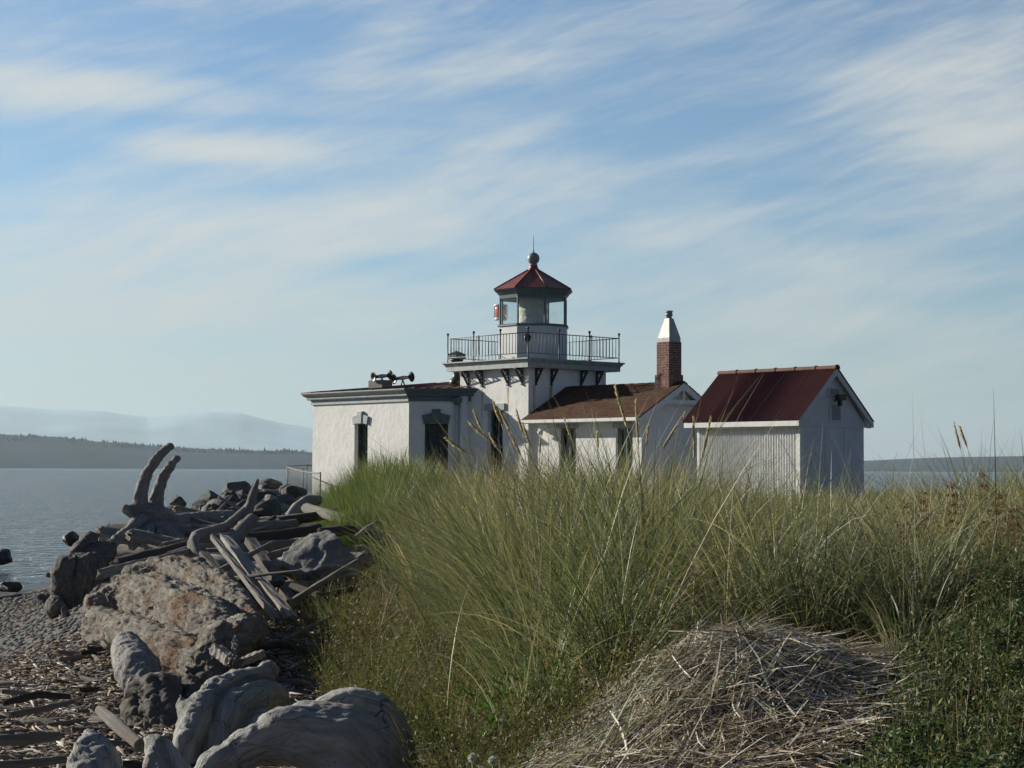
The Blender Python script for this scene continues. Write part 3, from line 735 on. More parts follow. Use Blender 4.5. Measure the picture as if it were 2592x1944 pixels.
f.add([(gx, .02, 0), (gx, SWb, 0), (gx, SWb, Z(1.08)), (gx, SWb / 2, Z(SR - .02)), (gx, .02, Z(1.08))], [(0, 1, 2, 3, 4)])
f.add([(gx, SWb, 0), (-SLa, SWb, 0), (-SLa, SWb, Z(1.08)), (gx, SWb, Z(1.08))], [(0, 1, 2, 3)]); f.add([(-SLa, SWb, 0), (-SLa, .02, 0), (-SLa, .02, Z(1.08)), (-SLa, SWb / 2, Z(SR - .02)), (-SLa, SWb, Z(1.08))], [(0, 1, 2, 3, 4)])
f.build('gable_wall', M['shed_paint'], SH)
f = MB(); f.box(.001, .022, -.0, SWb + .01, Z(.97), Z(.995)); f.box(.001, .012, SWb * .38, SWb * .38 + .02, 0, Z(.97)); f.box(.001, .012, SWb * .68, SWb * .68 + .02, 0, Z(.97)); f.box(.002, .018, .06, .09, 0, Z(.97)); f.build('belt_moulding', M['shed_paint'], SH)
# corrugated roof
sr = MB()
x_0, x_1 = -3.40, .145; Wd = x_1 - x_0
pts = corr(Wd, 1, .080, .020, 6)
e0, ez_ = -.20, 1.10; rz_ = 2.30; apx = SWb / 2
for sgn in (1, -1):
    yb0 = apx - sgn * (apx - e0); dxn = (apx - e0); dzn = rz_ - ez_; Ln = math.hypot(dxn, dzn); ny, nz_ = -sgn * dzn / Ln, dxn / Ln
    for i in range(len(pts) - 1):
        q = []
        for (s, o) in (pts[i], pts[i + 1]):
            q.append(((x_0 + s), yb0 + ny * o, Z(ez_) + nz_ * o)); q.append((x_0 + s, apx + ny * o, Z(rz_) + nz_ * o))
        sr.add(q, [(0, 2, 3, 1)] if sgn > 0 else [(1, 3, 2, 0)], 0, True)
sroof = sr.build('roof', M['corr_red'], SH)
f = MB()
for i in range(1, 5):
    x = x_0 + Wd * i / 5
    yb0 = e0; f.extr([(x, e0 - .003, Z(ez_) + .012), (x, apx, Z(rz_) + .014), (x, apx, Z(rz_) + .034), (x, e0 - .003, Z(ez_) + .032)], (.012, 0, 0))
f.build('sheet_laps', M['black'], sroof)
f = MB()
for i in range(6):
    xa = x_0 - .02 + (Wd + .03) * i / 6; xb = x_0 - .02 + (Wd + .03) * (i + 1) / 6
    f.extr([(xa, apx + .075 * math.cos(t), Z(rz_ - .01) + .062 * math.sin(t)) for t in np.linspace(-.3, math.pi + .3, 12)], (xb - xa, 0, 0))
    f.extr([(xb - .05, apx + .088 * math.cos(t), Z(rz_ - .01) + .078 * math.sin(t)) for t in np.linspace(-.3, math.pi + .3, 12)], (.05, 0, 0))
f.build('ridge_cap', M['ridge'], sroof)
f = MB(); slp = (rz_ - ez_) / (apx - e0)
for sgn in (1, -1):
    e = apx - sgn * (apx - e0)
    f.extr([(.10, e, Z(ez_ - .018)), (.10, apx, Z(rz_ - .02)), (.10, apx, Z(rz_ - .18)), (.10, e, Z(ez_ - .13))], (.03, 0, 0))
    f.add([(.10, e, Z(ez_ - .06)), (.10, apx, Z(rz_ - .07)), (-SLa - .25, apx, Z(rz_ - .07)), (-SLa - .25, e, Z(ez_ - .06))], [(0, 1, 2, 3)])
    f.extr([(.003, e, Z(ez_ - .062)), (.003, e + sgn * .20, Z(ez_ - .062 + .2 * slp)), (.003, e + sgn * .20, Z(ez_ - .12)), (.003, e + sgn * .05, Z(ez_ - .14))], (.094, 0, 0))
f.build('bargeboard', M['shed_paint'], SH)
f = MB(); f.box(-SLa - .28, .098, e0, e0 + .03, Z(ez_ - .13), Z(ez_ - .016)); f.box(-SLa - .28, .09, e0 + .031, -.001 - .03, Z(ez_ - .13), Z(ez_ - .115)); f.build('fascia', M['white'], SH, .004)
# louvres
for (b0, b1, z0, z1, nl) in ((.933, 1.353, 1.66, 1.86, 6), (.99, 1.40, 1.095, 1.49, 12)):
    f = MB(); f.box(.001, .04, b0, b0 + .04, Z(z0), Z(z1)); f.box(.001, .04, b1 - .04, b1, Z(z0), Z(z1)); f.box(.001, .04, b0 + .041, b1 - .041, Z(z1 - .03), Z(z1)); f.box(.001, .04, b0 + .041, b1 - .041, Z(z0), Z(z0 + .02))
    lv = f.build('louvre_vent', M['shed_paint'], SH)
    f = MB(); hh = (z1 - z0 - .05) / nl
    for i in range(nl):
        z = Z(z0 + .02 + i * hh); f.extr([(.005, b0 + .041, z + hh * .8), (.04, b0 + .041, z), (.04, b0 + .041, z + .006), (.005, b0 + .041, z + hh * .8 + .006)], (0, b1 - b0 - .082, 0))
    f.build('slats', M['grey_white'], lv)
f = MB(); f.tube([(.0, 1.2, Z(1.57)), (.12, 1.2, Z(1.57))], .02, 6); 
ex, ey = bw(SA, SB + 1.2)
FL = empty('floodlight', (sx0, sy0, SBZ), -TH); tag(FL, 'black floodlight fixed between the louvred vents of the shed gable', 'floodlight')
f.build('arm', M['black'], FL); f = MB(); f.box(.10, .22, 1.08, 1.34, Z(1.57), Z(1.70)); f.box(.12, .2, 1.14, 1.22, Z(1.44), Z(1.57)); f.build('lamp_housing', M['black'], FL, .01)

# ------------------------------------------------------------------ ground, sea, far shores
def grid(x0, x1, y0, y1, nx, ny, f, px=1.0, py=1.0):
    xs = np.linspace(0, 1, nx); ys = np.linspace(0, 1, ny)
    xs = x0 + (x1 - x0) * xs; ys = y0 + (y1 - y0) * ys ** py
    X, Y = np.meshgrid(xs, ys); Zz = f(X, Y)
    V_ = np.stack([X.ravel(), Y.ravel(), Zz.ravel()], 1); i = np.arange(nx - 1); j = np.arange(ny - 1)
    I, J = np.meshgrid(i, j); b = (J * nx + I).ravel(); F_ = np.stack([b, b + 1, b + nx + 1, b + nx], 1); return V_, F_
V_, F_ = grid(-70, 80, -60, 110, 440, 620, hgt, py=1.0)
me = mesh_np('ground', V_, F_, True)
def groundmat(k, b):
    o = k.obj(); x, y, z = k.sep(o)
    vs = k.n.new('ShaderNodeTexVoronoi'); k.put(vs.inputs['Vector'], o); vs.inputs['Scale'].default_value = 26
    g_ = k.sep(vs.outputs['Color'])[0]; c = k.mix(g_, (.05, .052, .05), (.20, .195, .18))
    n = k.noise(o, 1.1, 5, .6); n3 = k.noise(k.mapping(o, scale=(1, 2, 1)), 22, 4, .7)
    c = k.mix(k.mapr(n, .48, .62, 0, .9), c, k.mix(n3, (.10, .055, .028), (.26, .17, .10)))
    wet = k.mapr(z, .02, .28, 1, 0); c = k.mix(k.math('MULTIPLY', wet, .7), c, (.02, .022, .02))
    weed = k.math('MULTIPLY', k.mapr(k.noise(o, 3, 4, .6), .5, .6), k.math('MULTIPLY', k.mapr(z, .1, .3), k.mapr(z, .75, .45)))
    c = k.mix(weed, c, (.11, .055, .02))
    # sand and litter under the grass
    dn = k.mapr(z, 1.45, 1.7, 0, 1, True); c = k.mix(dn, c, k.mix(n3, (.05, .04, .025), (.13, .10, .06)))
    k.put(b.inputs['Roughness'], k.mapr(wet, 0, 1, .9, .35))
    return c, k.bump(k.math('ADD', k.math('MULTIPLY', vs.outputs['Distance'], -1.0), k.math('MULTIPLY', n3, .5)), .8, .03)
tag(link('ground', me, None, [material('shingle_and_dune_soil', groundmat, .9, .3)]), kind='structure')
def seamat(k, b):
    o = k.obj()
    b.inputs['Roughness'].default_value = .18; b.inputs['IOR'].default_value = 1.33; b.inputs['Specular IOR Level'].default_value = .5
    a = k.noise(k.mapping(o, scale=(1, 1.7, 1), rot=(0, 0, .3)), .55, 5, .62); c = k.noise(k.mapping(o, scale=(1, 1.5, 1), rot=(0, 0, -.5)), 2.2, 4, .6); e = k.noise(k.mapping(o, scale=(1, 2.6, 1)), .06, 3, .5)
    h = k.math('ADD', k.math('MULTIPLY', a, 1.8), k.math('ADD', k.math('MULTIPLY', c, .30), k.math('MULTIPLY', e, 1.4)))
    return k.mix(e, (.010, .026, .034), (.018, .038, .046)), k.bump(h, 1.0, .9)
def fan(name, rs, z, mat, wave=0):
    V_ = []; F_ = []
    an = np.r_[np.linspace(-R(32), R(32), 150), np.linspace(R(34), R(326), 60)]; an = np.r_[an, R(328)]; nA = len(an)
    P = np.array([[r * math.sin(a), r * math.cos(a), z] for r in rs for a in an]); bk = P[:, 1] < 0; P[bk, 1] = np.maximum(P[bk, 1], -350)
    if wave:
        fade = np.clip(1 - P[:, 1] / 140, 0, 1)
        P[:, 2] += (.05 * fbm(np.stack([P[:, 0] * .5, P[:, 1] * .8, 0 * P[:, 0]], 1), 3)) * fade
    for i in range(len(rs) - 1):
        for j in range(nA - 1): b_ = i * nA + j; F_.append((b_, b_ + nA, b_ + nA + 1, b_ + 1))
    me = mesh_np(name, P, np.array(F_), True); return link(name, me, None, [mat])
rs = list(np.geomspace(12, 300, 260)) + list(np.geomspace(310, 6900, 40))
tag(fan('water', rs, 0, material('sea_water', seamat, .12, .5), 1), kind='structure')

# far shores: hills with real distance and height, seen through the haze
def prof_hill(name, pts, Y, depth, mat, rough=.05, n=260, seed=0, base=0):
    xs = np.array([p[0] for p in pts], float); ysd = np.array([p[1] for p in pts], float)
    t = np.linspace(xs[0], xs[-1], n); yy = np.interp(t, xs, ysd); V_ = []
    top = [at(a, b_, Y) for a, b_ in zip(t, yy)]; rows = 14
    for j in range(rows + 1):
        u_ = j / rows; dY = (u_ - .5) * 2 * depth
        for i, p in enumerate(top):
            prf = max(0, 1 - abs(dY) / depth) ** .8
            q = 1 + rough * float(0)
            V_.append((p.x * (1 + dY / Y), Y + dY, base + (p.z - base) * prf))
    V_ = np.array(V_); nz_ = fbm(np.stack([V_[:, 0] / (depth * .5), V_[:, 1] / (depth * .5), np.full(len(V_), seed)], 1), 4)
    rl_ = np.arange(len(V_)) // n; w_ = np.where(rl_ == rows // 2, .3, 1.0)
    V_[:, 2] = np.maximum(-5, V_[:, 2] * (1 + rough * nz_ * w_))
    F_ = [(j * n + i, j * n + i + 1, (j + 1) * n + i + 1, (j + 1) * n + i) for j in range(rows) for i in range(n - 1)]
    me = mesh_np(name, V_, np.array(F_), True); return link(name, me, None, [mat]), top
forest = plain('far_forest', (.022, .048, .072), .95, .1, .35, .01); rockm = plain('far_mountain', (.42, .56, .64), .95, .1, .4, .0012)  # pale blue mountain tone: part of the haze is put into the colour
ISL = [(-700, 925), (-300, 915), (0, 938), (120, 944), (200, 953), (300, 960), (400, 968), (520, 973), (640, 975), (760, 982), (900, 990), (1080, 1002), (1200, 1012)]
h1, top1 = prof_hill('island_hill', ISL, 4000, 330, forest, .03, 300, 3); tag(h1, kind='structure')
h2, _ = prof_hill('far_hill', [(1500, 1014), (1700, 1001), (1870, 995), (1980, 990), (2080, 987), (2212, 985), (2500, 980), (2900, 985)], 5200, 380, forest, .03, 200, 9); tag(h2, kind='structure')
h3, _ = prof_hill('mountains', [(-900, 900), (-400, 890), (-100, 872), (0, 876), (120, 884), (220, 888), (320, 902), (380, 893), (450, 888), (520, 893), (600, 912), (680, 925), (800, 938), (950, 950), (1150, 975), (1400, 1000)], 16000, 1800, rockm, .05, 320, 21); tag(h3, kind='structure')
# conifers along the island: one far wood
Vt, Ft = [], []
def conif(x, y, z, h, r):
    b = len(Vt); n = 5
    for zz_, rr in ((0, r), (h * .45, r * .62), (h, .02)):
        for i in range(n): a = i * 2 * math.pi / n + x; Vt.append((x + rr * math.cos(a), y + rr * math.sin(a), z + zz_))
    for j in range(2):
        for i in range(n): Ft.append((b + j * n + i, b + j * n + (i + 1) % n, b + (j + 1) * n + (i + 1) % n, b + (j + 1) * n + i))
for i in range(2600):
    u_ = random.random() * (len(top1) - 1.01); i0 = int(u_); t_ = u_ - i0; p = top1[i0].lerp(top1[i0 + 1], t_)
    o_ = random.uniform(-90, 30); hh_ = random.uniform(6, 11) * (1.0 if random.random() < .97 else 1.35); clump = perlin(np.array([[p.x / 90, o_ / 60, 0]]))[0]
    if p.z < 8: continue
    conif(p.x * (1 + o_ / 4000), 4000 + o_, p.z * (1 - abs(o_) / 330) ** 1.0 - 4, hh_ * (1 + .45 * clump), random.uniform(2.3, 4.3))
w_ = link('distant_conifers', mesh_np('distant_conifers', np.array(Vt), np.array(Ft)), None, [forest]); tag(w_, 'dark conifer forest along the far island ridge', 'forest', kind='stuff')

# ------------------------------------------------------------------ weathered wood and stone
def gvec(k):
    n = k.n.new('ShaderNodeAttribute'); n.attribute_name = 'G'; return n.outputs['Vector']
def wood(k, b, light=(.46, .44, .40), dark=(.15, .145, .135), tint=(.25, .20, .15), usuv=True):
    o = k.obj(); rnd = k.rand()
    if usuv:
        gv = k.mapping(k.uv(), scale=(1.1, 9, 1))
    else: gv = k.mapping(gvec(k), scale=(1.6, 13, 13))
    gv2 = k.n.new('ShaderNodeVectorMath'); gv2.operation = 'ADD'; k.put(gv2.inputs[0], gv); k.put(gv2.inputs[1], k.comb(k.math('MULTIPLY', rnd, 40), rnd, 0))
    gr = k.noise(gv2.outputs[0], 2.2, 7, .68, .5); gr2 = k.noise(gv2.outputs[0], 7.5, 4, .7); bl = k.noise(o, 2.3, 5, .6)
    c = k.mix(k.mapr(gr, .32, .68), dark, light); c = k.mix(k.mapr(bl, .45, .7, 0, .6), c, tint)
    crack = k.mapr(gr2, .36, .45, .85, 0); c = k.mix(crack, c, (.035, .032, .03))
    c = k.mix(k.mapr(rnd, 0, 1, 0, .5), c, k.mix(.5, c, (.12, .105, .09)))
    h = k.math('ADD', k.math('MULTIPLY', gr, .8), k.math('ADD', k.math('MULTIPLY', gr2, .5), k.math('MULTIPLY', k.noise(o, 30, 4, .6), .25)))
    return c, k.bump(h, .9, .02)
M['wood'] = material('silvery_driftwood', wood, .85, .2)
M['wood_root'] = material('weathered_root_wood', lambda k, b: wood(k, b, (.42, .41, .39), (.19, .185, .18), (.24, .22, .20), False), .8, .25)
M['wood_dark'] = material('dark_driftwood', lambda k, b: wood(k, b, (.16, .145, .125), (.05, .045, .04), (.10, .07, .05)), .85, .2)  # dark wood tone, also used for the shade of the log hollow
M['wood_pale'] = material('pale_driftwood', lambda k, b: wood(k, b, (.52, .49, .44), (.26, .24, .21), (.34, .27, .20)), .85, .2)
def smoothwood(k, b):
    o = k.obj(); w1 = k.noise(o, 1.2, 3, .5)
    G_ = gvec(k); sw = k.noise(k.mapping(G_, scale=(1.4, 9, 9)), 2.4, 7, .65, .8); sw2 = k.noise(k.mapping(G_, scale=(2, 18, 18)), 5, 6, .7, .3)
    cr = k.vor(k.mapping(G_, scale=(.9, 4.2, 4.2)), 4.2, 'DISTANCE_TO_EDGE'); cr2 = k.vor(o, 13, 'DISTANCE_TO_EDGE')
    c = k.mix(k.mapr(sw, .3, .7), (.21, .21, .20), (.50, .49, .46)); c = k.mix(k.mapr(k.noise(o, 7, 5, .65), .45, .75, 0, .45), c, (.47, .46, .43))
    ck = k.math('MULTIPLY', k.mapr(cr, 0, .018, 1, 0), k.mapr(w1, .42, .58)); c = k.mix(k.math('MULTIPLY', ck, .85), c, (.04, .04, .04))
    c = k.mix(k.math('MULTIPLY', k.mapr(cr2, 0, .02, .6, 0), k.mapr(k.noise(o, 3, 3), .5, .6)), c, (.08, .08, .08))
    pit = k.mapr(k.vor(o, 30), .0, .22, .8, 0); pit = k.math('MULTIPLY', pit, k.mapr(k.noise(o, 4, 3), .55, .65)); c = k.mix(pit, c, (.05, .05, .05))
    h = k.math('SUBTRACT', k.math('ADD', k.math('MULTIPLY', sw, .7), k.math('MULTIPLY', sw2, .45)), k.math('ADD', k.math('MULTIPLY', ck, .8), pit))
    return c, k.bump(h, 1.0, .03)
M['smoothwood'] = material('smooth_grey_root_wood', smoothwood, .72, .3)
def rotten(k, b):
    o = k.obj(); n = k.noise(o, 2.1, 6, .65, .6); G_ = gvec(k); f1 = k.noise(k.mapping(G_, scale=(1.3, 8, 8)), 3.2, 8, .75, .6); f2 = k.noise(k.mapping(G_, scale=(1.5, 14, 14)), 7, 6, .75)
    c = k.mix(k.mapr(f1, .3, .7), (.24, .22, .19), (.70, .65, .57)); red = k.mix(k.mapr(f2, .35, .65), (.13, .06, .028), (.46, .25, .13))
    c = k.mix(k.mapr(n, .52, .62, 0, .72), c, red); pit = k.mapr(k.vor(o, 8), .05, .22, .9, 0); pit = k.math('MULTIPLY', pit, k.mapr(k.noise(o, 3, 3), .48, .56)); c = k.mix(pit, c, (.03, .022, .018))
    h = k.math('SUBTRACT', k.math('ADD', k.math('MULTIPLY', f1, 1.2), k.math('MULTIPLY', f2, .6)), pit)
    return c, k.bump(h, 1.0, .09)
M['rotten'] = material('rotten_orange_wood', rotten, .92, .15)
def rockmat(k, b, c0=(.05, .052, .05), c1=(.20, .195, .18)):
    o = k.obj(); n = k.noise(o, 1.6, 7, .65); n2 = k.noise(o, 9, 6, .7); rnd = k.rand()
    c = k.mix(k.mapr(n, .35, .7), c0, c1); c = k.mix(k.mapr(n2, .5, .7, 0, .5), c, tuple(x * 1.35 for x in c1)); c = k.mix(k.mapr(rnd, 0, 1, 0, .5), c, tuple(x * .9 for x in c0))
    return c, k.bump(k.math('ADD', n2, k.math('MULTIPLY', k.vor(o, 4), .5)), .9, .06)
M['rock'] = material('dark_basalt_riprap', rockmat, .8, .3)
M['rock_light'] = material('pale_granite_boulder', lambda k, b: rockmat(k, b, (.20, .20, .19), (.40, .39, .37)), .85, .25)
M['rock_wet'] = material('wet_black_rock', lambda k, b: rockmat(k, b, (.012, .013, .012), (.045, .045, .04)), .4, .5)

def tube_np(P, Rr, n=12, seed=0, rough=.12, capr=.6, grain=.04, taper_end=True, nseg=None):
    """log / branch along control points with radii; fluted, knobbly, closed ends; returns V,F,UV"""
    P = np.array(P, float); Rr = np.array(Rr, float)
    Lk = np.r_[0, np.cumsum(np.linalg.norm(np.diff(P, axis=0), axis=1))]; Ltot = Lk[-1]
    m = nseg or int(max(10, min(90, Ltot / (Rr.mean() * .45)))); t = np.linspace(0, Ltot, m)
    def ci(v):  # smooth interpolation
        x = np.interp(t, Lk, v)
        for _ in range(max(1, m // (len(P) * 4))): x = np.r_[x[0], (x[:-2] + 2 * x[1:-1] + x[2:]) / 4, x[-1]]
        return x
    C = np.stack([ci(P[:, i]) for i in range(3)], 1); rr = ci(Rr)
    T = np.gradient(C, axis=0); T /= np.linalg.norm(T, axis=1)[:, None]
    up = np.array([.12, .2, .97]);
    if abs(T[0] @ up) > .9: up = np.array([.97, .2, .1])
    A = np.cross(T, up); A /= np.linalg.norm(A, axis=1)[:, None]; B = np.cross(T, A)
    th = np.linspace(0, 2 * math.pi, n, endpoint=False)
    q = np.stack([np.cos(th), np.sin(th)], 1)
    S = seed * 7.31
    NP = np.array([[q[j, 0] * 1.3 + S, q[j, 1] * 1.3, t[i] / Ltot * 2 + S] for i in range(m) for j in range(n)])
    N2 = np.array([[q[j, 0] * 3.2 + S, q[j, 1] * 3.2, t[i] / rr.mean() * .35] for i in range(m) for j in range(n)])
    N3 = np.array([[q[j, 0] * 5 + S, q[j, 1] * 5, t[i] * .8] for i in range(m) for j in range(n)])
    k_ = 1 + rough * perlin(NP) * 1.6 + rough * .7 * fbm(N2, 3) + grain * fbm(N3, 2, True)
    V_ = np.repeat(C, n, 0) + (np.repeat(A, n, 0) * np.tile(q[:, 0], m)[:, None] + np.repeat(B, n, 0) * np.tile(q[:, 1], m)[:, None]) * (np.repeat(rr, n) * k_)[:, None]
    F_ = [(i * n + j, i * n + (j + 1) % n, (i + 1) * n + (j + 1) % n, (i + 1) * n + j) for i in range(m - 1) for j in range(n)]
    UV = [(t[i] , j / n * 2) for i in range(m) for j in range(n)]
    # end caps: jagged ring then centre
    for end, sg in ((0, -1), (m - 1, 1)):
        b = len(V_); ring = V_[end * n:(end + 1) * n]; c = ring.mean(0)
        jag = rng.uniform(.0, 1, n)[:, None] * capr * rr[end]
        r2 = c + (ring - c) * .6 + T[end] * sg * jag
        V_ = np.vstack([V_, r2, (c + T[end] * sg * capr * .3 * rr[end])[None]])
        e0_ = end * n
        for j in range(n):
            F_.append((e0_ + j, e0_ + (j + 1) % n, b + (j + 1) % n, b + j)); F_.append((b + j, b + (j + 1) % n, b + n, b + n))
        UV += [(t[end] + .02, j / n * 2) for j in range(n)] + [(t[end] + .05, .5)]
    return V_, np.array(F_), np.array(UV)
def fixtri(F_): return [tuple(dict.fromkeys(f)) for f in F_.tolist()]
def mesh_any(name, V_, F_, UV=None, smooth=True):
    me = bpy.data.meshes.new(name); me.from_pydata(np.asarray(V_).tolist(), [], fixtri(F_)); me.polygons.foreach_set('use_smooth', [smooth] * len(me.polygons))
    if UV is not None:
        l = me.uv_layers.new(name='UVMap'); li = np.empty(len(me.loops), np.int32); me.loops.foreach_get('vertex_index', li); l.data.foreach_set('uv', np.asarray(UV, np.float32)[li].ravel())
    me.update(); return me
def grain_of(co, tubes, h):
    acc = np.zeros((len(co), 3)); W = np.zeros(len(co))
    for ti, (P, Rr) in enumerate(tubes):
        P = np.array(P, float); Lk = np.r_[0, np.cumsum(np.linalg.norm(np.diff(P, axis=0), axis=1))]; t = np.linspace(0, Lk[-1], 60)
        C = np.stack([np.interp(t, Lk, P[:, i]) for i in range(3)], 1); rad = np.interp(t, Lk, Rr); T = np.gradient(C, axis=0); T /= np.linalg.norm(T, axis=1)[:, None]
        A = np.cross(T, [.12, .2, .97]); A /= np.linalg.norm(A, axis=1)[:, None]; B = np.cross(T, A)
        for s0 in range(0, len(co), 20000):
            c = co[s0:s0 + 20000]; D = np.linalg.norm(c[:, None] - C[None], axis=2) - rad[None]; j = D.argmin(1); d_ = D[np.arange(len(c)), j]; o_ = c - C[j]
            w = np.exp(-np.clip(d_, -1, 5) / h); g = np.stack([t[j] + (o_ * T[j]).sum(1) + ti * 3.1, (o_ * A[j]).sum(1), (o_ * B[j]).sum(1)], 1); acc[s0:s0 + 20000] += g * w[:, None]; W[s0:s0 + 20000] += w
    return acc / np.maximum(W, 1e-30)[:, None]
def recenter(o):
    me = o.data; co = np.empty(len(me.vertices) * 3, np.float32); me.vertices.foreach_get('co', co); co = co.reshape(-1, 3)
    c = np.array([co[:, 0].mean(), co[:, 1].mean(), co[:, 2].min()]); co -= c; me.vertices.foreach_set('co', co.ravel()); me.update(); o.location = Vector(c) ; return o
def log(name, P, Rr, mat='wood', seed=0, label=None, cat='driftwood log', group=None, n=14, **kw):
    V_, F_, UV = tube_np(P, Rr, n, seed, **kw); o = link(name, mesh_any(name, V_, F_, UV), None, [M[mat]]); recenter(o); return tag(o, label, cat, group)
def fused(name, tubes, voxel, mat, disp=.02, dscale=4, ridged=False, seed=0, label=None, cat='driftwood', group=None, stretch=(1, 1, 1), fine=.5, extra=None, rot=None, gr=.006, gsc=(2.2, 16, 16)):
    """several limbs grown together into one solid: union by voxel remesh, then worn by noise"""
    Vs, Fs, b = [], [], 0
    for (P, Rr) in tubes:
        V_, F_, _ = tube_np(P, Rr, 14, seed, rough=.06, capr=.15, grain=0, nseg=16); Vs.append(V_); Fs += [tuple(i + b for i in f) for f in fixtri(F_)]; b += len(V_)
    me = bpy.data.meshes.new('tmp'); me.from_pydata(np.vstack(Vs).tolist(), [], Fs); o = link('tmp', me)
    md = o.modifiers.new('r', 'REMESH'); md.mode = 'VOXEL'; md.voxel_size = voxel
    md2 = o.modifiers.new('s', 'SMOOTH'); md2.iterations = 6; md2.factor = .6
    dg = bpy.context.evaluated_depsgraph_get(); me2 = bpy.data.meshes.new_from_object(o.evaluated_get(dg)); bpy.data.objects.remove(o)
    nv = len(me2.vertices); co = np.empty(nv * 3, np.float32); me2.vertices.foreach_get('co', co); co = co.reshape(-1, 3).astype(float)
    no = np.empty(nv * 3, np.float32); me2.vertices.foreach_get('normal', no); no = no.reshape(-1, 3)
    Q = co - co.mean(0)
    if rot: Q = (np.array(Matrix.Rotation(rot, 3, 'Z')) @ Q.T).T
    Q = Q * dscale * np.array(stretch) + seed
    dd = fbm(Q, 4, ridged) * disp + fine * disp * fbm(Q * 3.7, 3, ridged)
    G = grain_of(co, tubes, .012)
    gq = G * np.array(gsc); dd = dd + gr * (fbm(gq + seed, 4, True) * .6 + .4 * fbm(G * np.array([5, 55, 55]), 2, True))
    if extra: dd = dd + extra(co)
    co += no * dd[:, None]; me2.vertices.foreach_set('co', co.ravel().astype(np.float32)); me2.polygons.foreach_set('use_smooth', [True] * len(me2.polygons)); me2.update()
    at_ = me2.attributes.new('G', 'FLOAT_VECTOR', 'POINT'); at_.data.foreach_set('vector', G.astype(np.float32).ravel())
    me2.name = name; o = link(name, me2, None, [M[mat]]); recenter(o); return tag(o, label, cat, group)
def rock(loc, size, seed, mat='rock', label=None, group=None, sub=3, name='rock', rough=.35, rz=0):
    bm = bmesh.new(); bmesh.ops.create_icosphere(bm, subdivisions=sub, radius=1)
    co = np.array([v.co[:] for v in bm.verts]); 
    # facet by clipping planes
    rg = np.random.default_rng(seed)
    for _ in range(15):
        nn = rg.normal(size=3); nn /= np.linalg.norm(nn); dist = rg.uniform(.5, .8); h = co @ nn; ov = np.clip(h - dist, 0, None); co -= nn * ov[:, None] * .97
    nr = co / np.linalg.norm(co, axis=1)[:, None]
    co += nr * (rough * .22 * fbm(co * 1.6 + seed, 4) + rough * .10 * fbm(co * 5 + seed, 3))[:, None]
    co *= np.array(size); c_, s_ = math.cos(rz), math.sin(rz); co[:, :2] = co[:, :2] @ np.array([[c_, s_], [-s_, c_]])
    for v, c in zip(bm.verts, co): v.co = c
    me = bpy.data.meshes.new(name); bm.to_mesh(me); bm.free(); me.polygons.foreach_set('use_smooth', [True] * len(me.polygons))
    o = link(name, me, None, [M[mat]]); o.location = loc; return tag(o, label, 'rock', group)
M['rock_mid'] = material('grey_boulder_stone', lambda k, b: rockmat(k, b, (.15, .15, .145), (.36, .355, .335)), .85, .25)
M['wood_block'] = material('dark_weathered_block_wood', lambda k, b: wood(k, b, (.24, .23, .21), (.07, .068, .06), (.14, .12, .10), False), .85, .2)

# ------------------------------------------------------------------ driftwood heaped along the dune edge
def pr(px, Y): return px * 1.17179 / FPX * Y
def PT(L_): return [tuple(at(x, y, Y)) for x, y, Y, r in L_], [pr(r, Y) for x, y, Y, r in L_]
def dl(name, L_, mat, seed, label, cat='driftwood log', group=None, **kw):
    P, Rr = PT(L_); return log(name, P, Rr, mat, seed, label, cat, group, **kw)
# the great smooth root in the foreground
Y0 = 8.8
fused('driftwood_root', [PT(l) for l in (
    [(395, 1740, Y0 - .2, 20), (445, 1668, Y0 - .1, 32), (510, 1626, Y0, 44), (590, 1592, Y0, 56), (670, 1580, Y0, 70), (745, 1596, Y0, 84), (805, 1650, Y0, 86), (830, 1720, Y0, 84), (840, 1820, Y0, 80)],
    [(690, 1540, Y0 + .3, 26), (755, 1530, Y0 + .35, 46), (820, 1555, Y0 + .35, 48), (868, 1620, Y0 + .3, 42), (890, 1720, Y0 + .2, 38), (890, 1800, Y0 + .1, 34)],
    [(850, 1680, Y0 + .3, 50), (830, 1760, Y0 + .3, 50), (800, 1830, Y0 + .2, 50)])], .013, 'smoothwood', .026, 3.0, label='huge smooth grey arched driftwood root in the bottom foreground, dark hollow beneath', seed=3, fine=.28,
    extra=lambda co: -.012 * np.abs(np.sin(co[:, 0] * 9 + co[:, 2] * 16 + 2 * np.sin(co[:, 1] * 5))) ** 6)
fused('driftwood_root', [PT(l) for l in (
    [(385, 1680, 10.0, 34), (402, 1610, 10.1, 30), (415, 1545, 10.3, 32), (462, 1492, 10.6, 32), (520, 1475, 10.9, 30), (585, 1462, 11.0, 24), (592, 1440, 11, 14)],
    [(450, 1690, 10.1, 40), (470, 1610, 10.3, 42), (500, 1540, 10.5, 48), (560, 1500, 10.8, 40), (600, 1500, 11.0, 26), (618, 1545, 11, 24), (640, 1600, 10.9, 30)],
    [(520, 1650, 10.3, 50), (560, 1580, 10.5, 50), (620, 1640, 10.5, 45)],
    [(400, 1540, 10.3, 20), (388, 1500, 10.4, 8)])], .014, 'smoothwood', .028, 3.2, label='twisted pale grey root knot with swirling grain behind the smooth arched root', seed=9, fine=.5, stretch=(1, 1, .5),
    extra=lambda co: -.006 * np.abs(np.sin(co[:, 0] * 13 + 3 * np.sin(co[:, 2] * 5 + co[:, 1] * 4))) ** 3)
